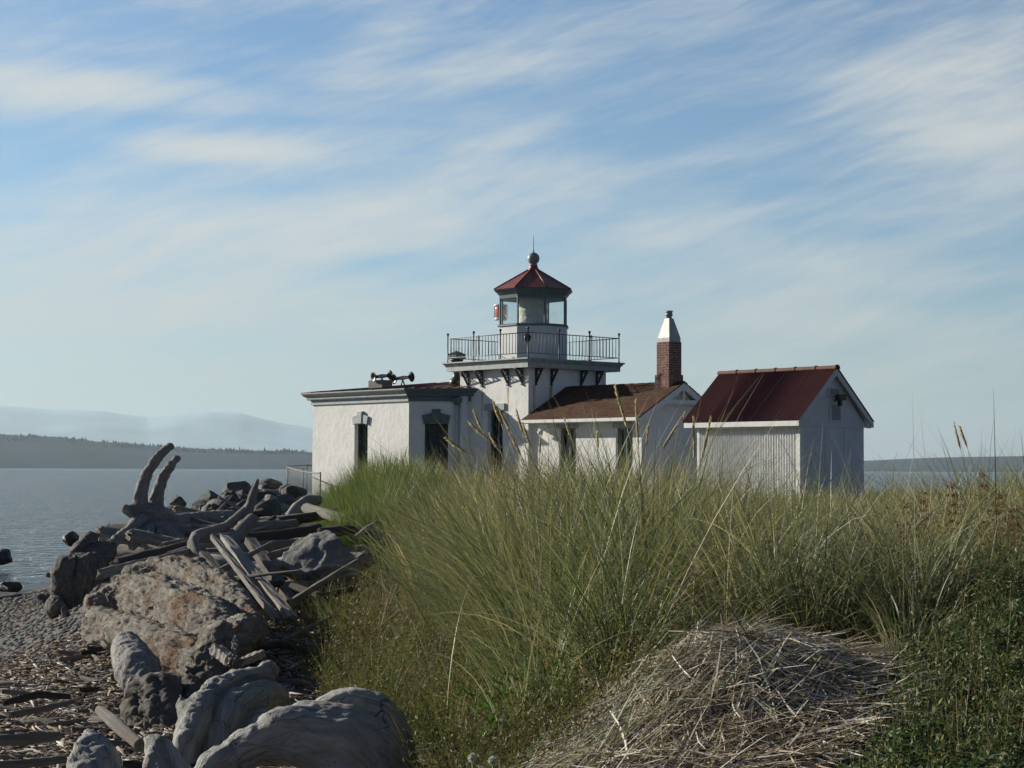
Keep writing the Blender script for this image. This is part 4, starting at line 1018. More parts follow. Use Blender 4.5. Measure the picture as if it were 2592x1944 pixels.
fused('driftwood_stub', [PT([(212, 1760, 8.7, 66), (205, 1665, 8.8, 56), (195, 1610, 8.9, 38), (187, 1588, 9.0, 22)])], .018, 'smoothwood', .025, 4, label='blunt grey driftwood stub at the bottom left with a small dark hole', seed=4)
fused('driftwood_stub', [PT([(370, 1760, 8.9, 46), (345, 1650, 9.0, 30), (328, 1590, 9.1, 14)]), PT([(410, 1700, 8.9, 30), (372, 1625, 9.0, 17), (350, 1600, 9.1, 8)])], .016, 'smoothwood', .025, 4, label='narrow pointed grey driftwood stub beside the arched root', seed=14)
# rotten orange trunk
fused('rotten_log', [PT(l) for l in (
    [(205, 1330, 16.2, 28), (300, 1295, 16.3, 46), (385, 1320, 15.2, 50), (465, 1370, 14.0, 46), (505, 1400, 13.6, 34)],
    [(290, 1255, 17.2, 26), (380, 1252, 17.0, 38), (450, 1280, 16.2, 42), (512, 1330, 15.0, 34), (540, 1360, 14.4, 22)],
    [(210, 1350, 15.6, 24), (270, 1368, 15.0, 26), (345, 1400, 14.2, 36), (430, 1440, 13.4, 34), (475, 1450, 13.2, 34)],
    [(475, 1400, 13.5, 36), (500, 1385, 13.3, 30), (535, 1360, 13.6, 20)],
    [(330, 1230, 17.6, 14), (430, 1235, 17.3, 18)],
    [(470, 1450, 13.2, 28), (455, 1500, 13.0, 20), (440, 1540, 12.9, 18)])], .015, 'rotten', .018, 4, ridged=True, label='massive flaking rotten log, orange brown inside, lying on the beach edge', cat='driftwood log', seed=5, fine=.75, gr=.036, gsc=(1.3, 8, 8), stretch=(.4, 1.5, 1.7), rot=R(58))
fused('log_butt', [PT([(272, 1385, 13.4, 16), (280, 1415, 13.2, 33), (300, 1455, 12.9, 40), (322, 1500, 12.7, 30)]), PT([(330, 1480, 12.7, 22), (380, 1490, 12.6, 26), (400, 1560, 12.3, 20)])], .014, 'wood_root', .016, 4, gr=.006, label='grey tapered log butt jutting from beneath the rotten log', cat='driftwood log', seed=12, ridged=True)
fused('hollow_shade_wood', [PT([(330, 1500, 12.4, 40), (350, 1570, 12.1, 44), (400, 1640, 11.8, 40)]), PT([(300, 1530, 12.2, 18), (320, 1600, 12, 24)]), PT([(420, 1500, 12.6, 30), (440, 1560, 12.2, 34)])], .018, 'wood_dark', .022, 5, gr=.035, gsc=(1.5, 14, 14), ridged=True, label='black wood filling in the shaded hollow under the rotten log', cat='driftwood', seed=31)  # dark wood added where the hollow is only in shade
# stump with two horns and its trunk
fused('root_stump', [PT(l) for l in (
    [(305, 1100, 25, 15), (303, 1072, 25, 12), (309, 1046, 25, 9), (318, 1020, 25, 8), (334, 996, 25, 7.4), (352, 976, 25, 6.4), (370, 962, 25, 5.5)],
    [(334, 1105, 25.2, 15), (338, 1078, 25.2, 12), (343, 1054, 25.2, 9.2), (352, 1032, 25.2, 8.2), (364, 1012, 25.2, 7), (385, 987, 25.2, 4)],
    [(278, 1104, 24.9, 9), (300, 1106, 25, 17), (335, 1110, 25.1, 20), (365, 1120, 25.4, 16)],
    [(310, 1120, 25, 18), (340, 1135, 25.1, 20), (375, 1135, 25.6, 19), (430, 1124, 26.5, 15), (500, 1118, 28, 14)],
    [(305, 1120, 24.9, 13), (285, 1142, 24.6, 9), (255, 1163, 24.3, 8), (231, 1185, 24, 8), (205, 1190, 23.9, 6)],
    [(330, 1140, 24.8, 12), (300, 1160, 24.5, 9), (285, 1182, 24.3, 6)], [(335, 1138, 24.8, 10), (365, 1148, 24.6, 9), (392, 1166, 24.5, 7)], [(328, 1139, 24.7, 7), (318, 1165, 24.3, 6), (322, 1190, 24.2, 5)],
    [(280, 1104, 24.9, 8), (270, 1098, 24.8, 6)], [(345, 1150, 24.6, 8), (355, 1180, 24.3, 7)])], .018, 'wood_root', .012, 7, gr=.007, label='upturned grey root stump with two tall curved horns against the water', cat='driftwood stump', seed=8, fine=.7, ridged=True)
fused('weathered_stump', [PT(l) for l in ([(170, 1345, 23.1, 44), (170, 1280, 23.1, 46), (172, 1225, 23.1, 38)], [(150, 1330, 23, 26), (150, 1270, 23, 30), (152, 1215, 23, 26)], [(190, 1330, 23, 28), (192, 1260, 23, 32), (195, 1210, 23, 26)], [(170, 1215, 23.3, 22), (215, 1200, 23.4, 16), (235, 1192, 23.6, 10)], [(170, 1200, 23.3, 14), (190, 1175, 23.5, 9), (200, 1160, 23.6, 6)], [(120, 1320, 22.8, 14), (130, 1300, 22.9, 18)])],
    .024, 'wood_block', .035, 3.2, gr=.03, gsc=(1.3, 8, 8), ridged=True, label='broad blocky weathered stump at the left end of the driftwood heap', cat='driftwood stump', seed=17)
# bent branch, upright spike
dl('bent_branch', [(545, 1085, 22.4, 8), (525, 1106, 22, 9), (490, 1136, 21.6, 9.5), (446, 1150, 21, 10), (424, 1156, 20.6, 11), (416, 1176, 20.2, 12), (424, 1196, 20, 11), (437, 1210, 19.9, 8)], 'wood', 2, 'bent elbow shaped grey branch with a pale cut end', cat='driftwood branch', capr=.2)
dl('bent_branch', [(436, 1200, 20.1, 7), (452, 1240, 19.6, 6.5), (474, 1290, 19.0, 6), (500, 1325, 18.5, 5)], 'wood_pale', 3, 'thin pale stick below the elbow shaped branch', cat='driftwood branch')
dl('upright_snag', [(520, 1160, 21.9, 12), (530, 1120, 22, 12), (541, 1090, 22.1, 10.5), (549, 1062, 22.1, 8), (557, 1036, 22.1, 3)], 'wood', 5, 'pointed upright snag rising from the middle of the driftwood heap', cat='driftwood snag')
dl('driftwood_log', [(492, 1185, 21, 13), (515, 1150, 21.4, 14), (545, 1122, 21.8, 13)], 'wood', 6, 'short grey log leaning at the foot of the upright snag')
def plank(name, a, b_, w, t, mat, label, seed, group=None):
    a, b_ = Vector(a), Vector(b_); d_ = (b_ - a); Ln = d_.length; d_.normalize(); side = d_.cross(Vector((0, .35, 1))).normalized(); up = side.cross(d_)
    m = 26; q = [(-1, -1), (-.3, -1.04), (.3, -1.0), (1, -1), (1, 0), (1, 1), (.3, 1.03), (-.3, 1.0), (-1, 1), (-1, 0)]; n = len(q); V_, F_, UV = [], [], []
    for i in range(m + 1):
        s = i / m; wob = .006 * math.sin(s * 9 + seed) + .004 * math.sin(s * 31 + seed * 2); tp = 1 - .25 * max(0, (s - .9) * 10) * random.random()
        for j, (u_, v_) in enumerate(q):
            nzz = .0035 * math.sin(i * 5.3 + j * 9.1 + seed * 3)
            V_.append(a + d_ * (Ln * s + (random.uniform(-.05, .05) if i in (0, m) else 0)) + side * (u_ * w / 2 * tp + wob + nzz) + up * (v_ * t / 2 + nzz + wob * .5)); UV.append((s * Ln, j / n * .5 + seed))
    for i in range(m):
        for j in range(n): F_.append((i * n + j, i * n + (j + 1) % n, (i + 1) * n + (j + 1) % n, (i + 1) * n + j))
    b2 = len(V_); V_ += [sum((V_[j] for j in range(n)), Vector()) / n, sum((V_[m * n + j] for j in range(n)), Vector()) / n]; UV += [(0, 0), (Ln, 0)]
    for j in range(n): F_.append((j, b2, (j + 1) % n, (j + 1) % n)); F_.append((m * n + j, m * n + (j + 1) % n, b2 + 1, b2 + 1))
    me = mesh_any(name, np.array([tuple(v) for v in V_]), np.array(F_), np.array(UV), False); o = link(name, me, None, [M[mat]]); md = o.modifiers.new('b', 'BEVEL'); md.width = .006; recenter(o); return tag(o, label, 'plank', group)
plank('plank', at(463, 1162, 19.2), at(600, 1340, 16.8), pr(17, 18), .05, 'wood', 'grey weathered plank leaning down the heap, left of the pale thick one', 1)
plank('plank', at(486, 1163, 19.6), at(632, 1338, 16.8), pr(25, 18), .07, 'wood_pale', 'thick pale beam leaning down the driftwood heap', 2)
plank('plank', at(440, 1196, 19.6), at(548, 1322, 17.2), pr(22, 18), .05, 'wood_dark', 'dark plank leaning below the elbow shaped branch', 3)
plank('plank', at(540, 1168, 20.4), at(640, 1318, 17.6), pr(26, 19), .08, 'wood_dark', 'dark brown plank leaning right of the pale beam', 4)
plank('plank', at(214, 1240, 18.6), at(420, 1192, 20.2), pr(16, 19), .10, 'wood', 'long straight beam lying across above the rotten log', 5)
plank('plank', at(466, 1402, 12.9), at(505, 1432, 12.6), pr(26, 12.8), .07, 'wood_pale', 'short pale broken board on the end of the rotten log', 6)
plank('plank', at(512, 1434, 12.6), at(566, 1412, 12.9), pr(24, 12.8), .05, 'wood_pale', 'short ridged board at the right foot of the rotten log', 7)
plank('plank', at(500, 1436, 12.4), at(508, 1385, 12.6), pr(11, 12.8), .04, 'wood', 'small upright splinter board against the rotten log', 8)
dl('stick', [(322, 1298, 15.3, 5), (358, 1270, 15.5, 5)], 'wood_pale', 41, 'pale short stick lying on the rotten log, upper one', cat='stick')
dl('stick', [(322, 1314, 15.0, 3.5), (346, 1306, 15.1, 3.5)], 'wood_pale', 42, 'pale tiny stick lying on the rotten log, lower one', cat='stick')
LOGS = [
 ([(250, 1222, 21, 17), (330, 1205, 21.4, 19), (420, 1180, 22, 17)], 'wood_dark', 'stout brown log behind the long straight beam'),
 ([(360, 1202, 20.6, 9), (400, 1190, 20.8, 10), (440, 1182, 21, 8)], 'wood', 'short pale ended log on the stout brown log'),
 ([(520, 1141, 24, 11), (580, 1136, 24.3, 12), (640, 1130, 24.6, 8)], 'wood', 'pale tapering log right of the upright snag'),
 ([(600, 1128, 26, 10), (700, 1112, 26.5, 11), (806, 1090, 27, 9)], 'wood_dark', 'long dark log running right into the green grass'),
 ([(741, 1120, 25, 6), (791, 1104, 25.4, 7)], 'wood_pale', 'short round log end poking out by the grass'),
 ([(660, 1098, 27, 11), (720, 1115, 26, 13), (775, 1135, 25, 12)], 'wood', 'grey log sloping down right across the heap'),
 ([(622, 1120, 27, 8), (640, 1098, 27.2, 12), (662, 1083, 27.4, 13), (690, 1080, 27.6, 9)], 'wood_root', 'curled pale root at the top right of the heap'),
 ([(768, 1160, 20, 4), (788, 1146, 20.5, 6), (812, 1128, 21, 4)], 'wood_pale', 'frayed pale stick at the right end of the heap'),
 ([(500, 1184, 21, 9), (570, 1178, 21.3, 10), (650, 1172, 21.6, 8)], 'wood', 'grey log lying level beside the big boulder'),
 ([(560, 1206, 20.2, 7), (600, 1196, 20.4, 8), (640, 1184, 20.6, 6)], 'wood', 'thin grey log under the level one by the boulder'),
 ([(500, 1166, 22.6, 11), (600, 1158, 23, 12), (690, 1140, 23.4, 10)], 'wood_dark', 'dark shaded log behind the level grey logs'),
 ([(690, 1150, 22.5, 10), (760, 1145, 22.8, 11), (830, 1160, 22.6, 8)], 'wood_dark', 'dark log behind the boulder at the grass edge'),
 ([(230, 1180, 26, 8), (262, 1166, 26.2, 9), (300, 1150, 26.5, 8)], 'wood', 'grey log low at the left under the horned stump'),
 ([(350, 1180, 22.5, 8), (420, 1170, 23, 10), (500, 1160, 23.4, 9)], 'wood', 'grey log between horned stump and bent branch'),
 ([(216, 1534, 10.6, 11), (250, 1563, 10.3, 14), (302, 1610, 10, 12)], 'wood_pale', 'pale stubby log lying among beach litter at lower left'),
 ([(-30, 1655, 9.2, 9), (60, 1650, 9.3, 10), (140, 1640, 9.5, 8)], 'wood', 'grey log along the bottom left edge'),
 ([(-20, 1600, 10.1, 11), (60, 1597, 10.2, 12), (128, 1590, 10.4, 9)], 'wood', 'smooth log above the one on the bottom left edge'),
 ([(10, 1518, 12, 7), (80, 1500, 12.3, 8), (150, 1505, 12.4, 6)], 'wood_dark', 'brown half buried log in the beach litter'),
 ([(20, 1545, 11.4, 6), (100, 1530, 11.6, 7), (160, 1515, 11.8, 5)], 'wood', 'slim grey log in the beach litter at left'),
 ([(610, 1385, 14.5, 4), (660, 1360, 14.8, 5), (720, 1330, 15.2, 4)], 'wood', 'slim grey branch at the weed edge'),
 ([(630, 1265, 18, 7), (700, 1290, 17.4, 8), (760, 1272, 17.6, 6)], 'wood_dark', 'dark branch below the boulder in weeds'),
 ([(540, 1400, 13.6, 8), (600, 1390, 14, 9), (660, 1405, 14, 6)], 'wood_dark', 'dark log half buried right of the rotten log')]
for i, (l, m_, lab) in enumerate(LOGS): dl('driftwood_log', l, m_, 50 + i, lab)
# boulder and other stones of the heap
def rk(x, y, Y, rx, ry, seed, mat='rock', label=None, group=None, dp=1.0, sub=3, rz=0):
    p = at(x, y, Y); rock(p, (pr(rx, Y), pr(rx, Y) * dp, pr(ry, Y)), seed, mat, label, group, sub, rz=rz)
rk(695, 1222, 19.3, 84, 80, 22, 'rock_mid', 'large pale grey boulder at the grass edge of the driftwood heap', sub=5)
rk(775, 1215, 19.8, 34, 36, 8, 'rock_mid', 'half hidden boulder in the weeds right of the large boulder', sub=4)
RK = [(455, 1085, 40, 46, 34, 'rock', 'biggest dark riprap rock right of the two horns'), (505, 1058, 44, 38, 24, 'rock', 'dark topmost riprap rock on the skyline'), (490, 1080, 39, 20, 18, 'rock', 'small round dark rock in front of the skyline rock'),
 (384, 1085, 40, 20, 17, 'rock', 'dark rock between the horns and the biggest rock'), (378, 1103, 36, 26, 18, 'rock', 'low dark rock just right of the horned stump'), (509, 1100, 36, 24, 13, 'rock', 'flat grey rock behind the bent branch'), (572, 1070, 44, 24, 16, 'rock', 'dark rock left of the lighthouse corner grass'),
 (633, 1062, 46, 30, 19, 'rock', 'dark split rock by the fence foot'), (590, 1046, 58, 30, 15, 'rock', 'far dark rock behind the fence post'), (565, 1052, 55, 26, 12, 'rock', 'far low rock overgrown with yellow weeds'), (250, 1152, 34, 22, 16, 'rock', 'dark rock at the water edge behind the stump roots'),
 (216, 1172, 33, 18, 13, 'rock', 'dark low rock left of the heap by the water'), (610, 1098, 34, 16, 14, 'rock_light', 'small pale rock under the curled root'), (583, 1085, 33, 20, 24, 'rock_light', 'pale angular stone behind the upright snag'), (400, 1118, 33, 26, 12, 'rock_light', 'pale rounded stone behind the stump trunk'),
 (150, 1164, 60, 22, 17, 'rock_wet', 'wet black rock standing in the water'), (188, 1163, 61, 8, 5, 'rock_wet', 'tiny wet rock beside the standing one'), (214, 1156, 62, 12, 6, 'rock_wet', 'small flat wet rock near the shore'), (8, 1204, 50, 28, 20, 'rock_wet', 'black wet rock cut by the left edge, upper one'),
 (18, 1268, 40, 34, 17, 'rock_wet', 'broad wet rock at the left waterline'), (22, 1288, 37, 38, 11, 'rock', 'low flat rock on the beach at the left edge'), (132, 1240, 34, 16, 14, 'rock_wet', 'wet rock left of the blocky stump'), (105, 1243, 36, 9, 7, 'rock', 'small rock on the waterline by the blocky stump'),
 (140, 1322, 22, 12, 18, 'rock', 'dark rock against the foot of the blocky stump')]
for i, (x, y, Y, rx, ry, m_, lab) in enumerate(RK): rk(x, y, Y, rx, ry, 100 + i, m_, lab, rz=i * .7, sub=4 if rx > 20 else 3)
# more riprap and more logs: one of each few kinds, copied with its own turn and size
def scatter(src, n, fn, group, label):
    for i in range(n):
        s = random.choice(src); loc, rot, sc = fn(i)
        while loc is None: loc, rot, sc = fn(i)
        o = s.copy(); COL.objects.link(o); o.location = loc; o.rotation_euler = rot; o.scale = sc; o['label'] = label; o['group'] = group
rs_ = [o for o in COL.objects if o.name.startswith('rock') and o['label'].startswith(('biggest', 'dark topmost', 'dark rock between', 'low dark', 'dark split'))]
for o in rs_: o['_r'] = 1
def frock(i):
    Y = random.uniform(29, 62); c_ = np.interp(Y, [12, 18, 26, 36, 46, 58, 66], [-2.3, -3.3, -4.6, -5.6, -6.6, -8.0, -8.6]); x = c_ + random.gauss(-.2, 1.15); s = random.uniform(.5, 1.15)
    return (x, Y, gz(x, Y) + .05), (random.uniform(-.5, .5), random.uniform(-.5, .5), random.uniform(0, 6.3)), (s, s * random.uniform(.7, 1.2), s * random.uniform(.8, 1.3))
def norm_rocks():
    out = []
    for o in rs_:
        me = o.data.copy(); co = np.empty(len(me.vertices) * 3, np.float32); me.vertices.foreach_get('co', co); co /= np.abs(co).max() / .42; me.vertices.foreach_set('co', co); q = bpy.data.objects.new('rock', me); q['category'] = 'rock'; out.append(q)
    return out
scatter(norm_rocks(), 110, frock, 'riprap rocks along the shore', 'dark riprap rock in the bank between driftwood heap and lighthouse')
for o in rs_: del o['_r']
ls = []
for i in range(7):
    Ln = random.uniform(.7, 1.6); V_, F_, UV = tube_np([(-Ln, 0, 0), (-Ln * .3, random.uniform(-.1, .1), random.uniform(-.05, .1)), (Ln * .4, random.uniform(-.15, .15), 0), (Ln, random.uniform(-.2, .2), random.uniform(-.05, .15))], [random.uniform(.05, .12), random.uniform(.07, .13), random.uniform(.06, .11), random.uniform(.03, .07)], 12, 70 + i, capr=1.1, rough=.2)
    q = bpy.data.objects.new('driftwood_log', mesh_any('driftwood_log', V_, F_, UV)); q.data.materials.append(M[['wood', 'wood', 'wood_dark', 'wood', 'wood_pale', 'wood_dark', 'wood_root'][i]]); q['category'] = 'driftwood log'; ls.append(q)
def flog(i):
    Y = random.uniform(18, 31); c_ = np.interp(Y, [12, 18, 26, 36], [-2.3, -3.3, -4.6, -5.6]); x = c_ + random.gauss(0.25, .7); s = random.uniform(.5, 1.0)
    if x < -.178 * Y or x > .3 - .12 * Y: return None, None, None
    return (x, Y, gz(x, Y) + random.uniform(.03, .22)), (random.uniform(-.2, .2), random.uniform(-.25, .25), random.gauss(.15, .6)), (s, s, s)
scatter(ls, 60, flog, 'logs heaped along the dune edge', 'weathered grey log lost in the jumble of the driftwood heap')

def fbranch(i):
    Y = random.uniform(16.5, 29); c_ = np.interp(Y, [12, 18, 26, 36], [-2.3, -3.3, -4.6, -5.6]); x = c_ + random.gauss(0.2, .65); s = random.uniform(.35, .8)
    if x < -.185 * Y or x > .2 - .12 * Y: return None, None, None
    return (x, Y, gz(x, Y) + random.uniform(.15, .38)), (random.uniform(-.2, .2), random.gauss(0, .22), random.gauss(.2, .9)), (s, s * .42, s * .42)
scatter([o for o in ls if o.data.materials[0] != M['wood_dark']], 30, fbranch, 'branches tangled in the driftwood heap', 'bleached bare branch tangled among logs of the driftwood heap')

# ------------------------------------------------------------------ beach litter
cs_ = []
for i in range(8):
    Ln = .16; r = .012; V_, F_, UV = tube_np([(-Ln, 0, 0), (-Ln * .3, random.uniform(-.02, .02), 0), (Ln * .4, random.uniform(-.03, .03), 0), (Ln, random.uniform(-.04, .04), 0)], [r * .7, r * 1.2, r, r * .5], 6, 90 + i, nseg=8)
    q = bpy.data.objects.new('stick', mesh_any('stick', V_, F_, UV)); q.data.materials.append(M[['wood', 'wood_pale', 'wood_dark', 'wood_pale', 'wood', 'wood_dark', 'wood', 'wood_pale'][i]]); q['category'] = 'stick'; cs_.append(q)
def fstick(i):
    Y = 8.6 + 8.5 * random.random() ** 1.3; xl = -.29 * Y; xr = .2 - .12 * Y; x = random.uniform(xl, xr); s = random.uniform(.5, 2.1); w_ = random.uniform(.7, 1.6)
    return (x, Y, gz(x, Y) + .015), (0, random.uniform(-.12, .12), random.gauss(.1, .8)), (s, s * w_, s * w_)
scatter(cs_, 240, fstick, 'sticks strewn over the beach', 'small weathered stick in the litter on the shingle beach')
def bar_chips(n, fx, name, lab, cat, cols, mat, L0, L1, w0, w1):
    x, y = fx(n); z = hgt(x, y) + rng.uniform(0, .03, n); L_ = rng.uniform(L0, L1, n) ; w = rng.uniform(w0, w1, n); a = rng.normal(.1, .9, n); e = rng.normal(0, .22, n)
    d_ = np.stack([np.cos(a) * np.cos(e), np.sin(a) * np.cos(e), np.sin(e)], 1); s_ = np.stack([-np.sin(a), np.cos(a), 0 * a], 1); u_ = np.cross(d_, s_)
    c = np.stack([x, y, z], 1); V_ = []
    for sx in (-1, 1):
        for sy, sz in ((-1, -.5), (1, -.5), (1, .5), (-1, .5)): V_.append(c + d_ * (sx * L_ / 2)[:, None] + s_ * (sy * w / 2)[:, None] * (1 if sx < 0 else .6) + u_ * (sz * w * .6)[:, None])
    V_ = np.stack(V_, 1).reshape(-1, 3); base = np.arange(n)[:, None] * 8; fs = np.array([(0, 1, 2, 3), (7, 6, 5, 4), (0, 4, 5, 1), (1, 5, 6, 2), (2, 6, 7, 3), (3, 7, 4, 0)]).ravel()
    F_ = (base + fs[None]).reshape(-1, 4); cc = np.array(cols)[rng.integers(0, len(cols), n)] * rng.uniform(.7, 1.25, n)[:, None]
    o = link(name, mesh_np(name, V_, F_, col=np.repeat(cc, 8, 0)), None, [mat]); return tag(o, lab, cat, kind='stuff')
M['chips'] = material('wood_litter', lambda k, b: (k.attr('Col'), None), .8, .3)
def fbeach(n):
    y = 7.6 + 11 * rng.random(n) ** 1.5; x = rng.uniform(-.30 * y - .2, .6 - .12 * y, n); return x, y
bar_chips(16000, fbeach, 'wood_litter', 'bleached wood chips and twigs littering the shingle', 'wood litter', [(.42, .39, .34), (.16, .10, .06), (.09, .07, .05), (.26, .18, .11), (.55, .52, .46), (.12, .08, .055)], M['chips'], .03, .22, .004, .018)
# pebbles
bm = bmesh.new(); bmesh.ops.create_icosphere(bm, subdivisions=1, radius=1); pv_ = np.array([v.co[:] for v in bm.verts]); pf_ = np.array([[v.index for v in f.verts] for f in bm.faces]); bm.free()
n = 14000; y = 8 + 30 * rng.random(n) ** 1.6; x = rng.uniform(-.30 * y - .3, .2 - .13 * y, n); z = hgt(x, y); r = rng.uniform(.008, .03, n) * (1 + y / 30)
V_ = (pv_[None] * np.stack([r, r * rng.uniform(.6, 1, n), r * .6], 1)[:, None] + np.stack([x, y, z], 1)[:, None]).reshape(-1, 3); F_ = (np.arange(n)[:, None, None] * len(pv_) + pf_[None]).reshape(-1, 3)
pc = np.array([(.10, .105, .10), (.17, .17, .16), (.06, .062, .06), (.24, .23, .21), (.13, .11, .09)])[rng.integers(0, 5, n)]
tag(link('pebbles', mesh_np('pebbles', V_, F_, True, col=np.repeat(pc, len(pv_), 0)), None, [M['chips']]), 'grey pebbles and gravel on the beach', 'pebbles', kind='stuff')

# ------------------------------------------------------------------ chain link fence left of the lighthouse
M['fencegal'] = plain('weathered_galvanised_pipe', (.17, .175, .17), .6, .3, .2, 9)
def fence_run(p0, p1, h, npost, label, sag=0.0):
    p0, p1 = Vector(p0), Vector(p1); base = empty('wire_fence', p0 - Vector((0, 0, h))); tag(base, label, 'fence', 'chain link fence beside the lighthouse')
    d_ = p1 - p0; Ln = d_.length; dn = d_.normalized(); O_ = Vector((0, 0, h))
    for i in range(npost + 1):
        f = MB(); q = O_ + d_ * i / npost; f.tube([q - Vector((0, 0, h)), q + Vector((0, 0, .03))], .024, 8); f.build('post', M['fencegal'], base)
    f = MB(); f.tube([O_ + d_ * t + Vector((0, 0, -sag * math.sin(math.pi * t))) for t in np.linspace(0, 1, 12)], .02, 6); f.build('top_rail', M['fencegal'], base)
    f = MB(); sp = .09; nn = int((Ln + h) / sp)
    for i in range(nn):
        for sg in (1, -1):
            s0 = i * sp; a = (s0, 0) if s0 < Ln else (Ln, s0 - Ln); b_ = (0, s0) if s0 < h else (s0 - h, h)
            if sg < 0: a = (Ln - a[0], a[1]); b_ = (Ln - b_[0], b_[1])
            pa = dn * a[0] + Vector((0, 0, a[1])); pb = dn * b_[0] + Vector((0, 0, b_[1]))
            if (pa - pb).length > .05: f.tube([pa, pb], .0017, 3)
    f.build('wire_mesh', M['rail_grey'], base)
fence_run(at(620.5, 1007, 60), at(700, 1003, 70), .95, 2, 'far run of chain link fence with a rail rising behind the lighthouse corner')
fence_run(at(622, 1009, 59.9), at(692, 1022, 53), .9, 2, 'near run of chain link fence sagging in front of the white wall corner', .05)

# ------------------------------------------------------------------ vegetation
def leafmat(name, rough=.38, trans=.35, spec=.5):
    m = bpy.data.materials.new(name); m.use_nodes = True; k = N(m.node_tree); b = k.n['Principled BSDF']; c = k.attr('Col')
    k.put(b.inputs['Base Color'], c); b.inputs['Roughness'].default_value = rough; b.inputs['Specular IOR Level'].default_value = spec
    t = k.n.new('ShaderNodeBsdfTranslucent'); k.put(t.inputs[0], k.mix(.5, c, k.mix(1.0, c, (1.25, 1.25, .7, 1), 'MULTIPLY')))
    x = k.n.new('ShaderNodeMixShader'); x.inputs[0].default_value = trans; k.put(x.inputs[1], b.outputs[0]); k.put(x.inputs[2], t.outputs[0]); k.put(k.n['Material Output'].inputs[0], x.outputs[0]); return m
M['grass'] = leafmat('grass_blades', .48, .34, .4); M['straw'] = leafmat('dry_straw', .42, .15, .5); M['leaf'] = leafmat('small_leaves', .55, .30, .25); M['seed'] = leafmat('seed_head', .7, .5, .2)
def blades(root, L_, az, lean, curv, w, col, nseg=5, yaw=None, tipcol=None, basecol=None, zoff=0):
    n = len(root); t = np.linspace(0, 1, nseg + 1); tm = (t[:-1] + t[1:]) / 2
    ph_ = lean[:, None] + curv[:, None] * tm[None] ** 1.3
    dxy = np.sin(ph_) * (L_ / nseg)[:, None]; dzz = np.cos(ph_) * (L_ / nseg)[:, None]
    R_ = np.concatenate([np.zeros((n, 1)), np.cumsum(dxy, 1)], 1); Zz = np.concatenate([np.zeros((n, 1)), np.cumsum(dzz, 1)], 1)
    C = np.stack([root[:, 0:1] + R_ * np.cos(az)[:, None], root[:, 1:2] + R_ * np.sin(az)[:, None], root[:, 2:3] + Zz], 2)
    ya = az + np.pi / 2 + (rng.uniform(-1, 1, n) if yaw is None else yaw); tw = rng.normal(0, .5, n)
    wt = np.array([.8, 1.0, 1, .9, .7, .45, .1]); wt = np.interp(t, np.linspace(0, 1, 7), wt)
    ang = ya[:, None] + tw[:, None] * t[None]
    S = np.stack([np.cos(ang), np.sin(ang), np.sin(tw)[:, None] * .5 + 0 * ang], 2) * (w[:, None] * wt[None] / 2)[:, :, None]
    V_ = np.stack([C - S, C + S], 2).reshape(n, -1, 3); nv = 2 * (nseg + 1)
    q = np.array([(2 * i, 2 * i + 1, 2 * i + 3, 2 * i + 2) for i in range(nseg)]); F_ = (np.arange(n)[:, None, None] * nv + q[None]).reshape(-1, 4)
    cc = np.repeat(col[:, None, :], nseg + 1, 1)
    if tipcol is not None: f_ = np.clip((t - .72) / .28, 0, 1)[None, :, None] * rng.uniform(0, 1, (n, 1, 1)); cc = cc * (1 - f_) + np.array(tipcol) * f_
    if basecol is not None: f_ = np.clip((.22 - t) / .22, 0, 1)[None, :, None]; cc = cc * (1 - f_) + np.array(basecol) * f_
    cc = np.repeat(cc, 2, 1).reshape(-1, 3); return V_.reshape(-1, 3), F_, cc
def join(parts):
    V_, F_, C_, b = [], [], [], 0
    for v, f, c in parts: V_.append(v); F_.append(f + b); C_.append(c); b += len(v)
    return np.vstack(V_), np.vstack(F_), np.vstack(C_)
def pick(cols, n, p=None, var=.22): return np.array(cols)[rng.choice(len(cols), n, p=p)] * rng.uniform(1 - var, 1 + var, (n, 1))
def xbf(Y): return .3 - .12 * Y
CREEP = lambda x, y: (y < 8.7) & (x > 1.05 + (y - 6.1) * .40)
MOUND = lambda x, y: ((((x - .85) / .72) ** 2 + ((y - 7.3) / .85) ** 2) < 1) | ((y < 8.4) & (x > -.35) & (x < 1.55))
GREEN = [(.115, .16, .045), (.165, .205, .085), (.20, .23, .14), (.055, .085, .028), (.31, .27, .14), (.54, .45, .28), (.27, .285, .18)]
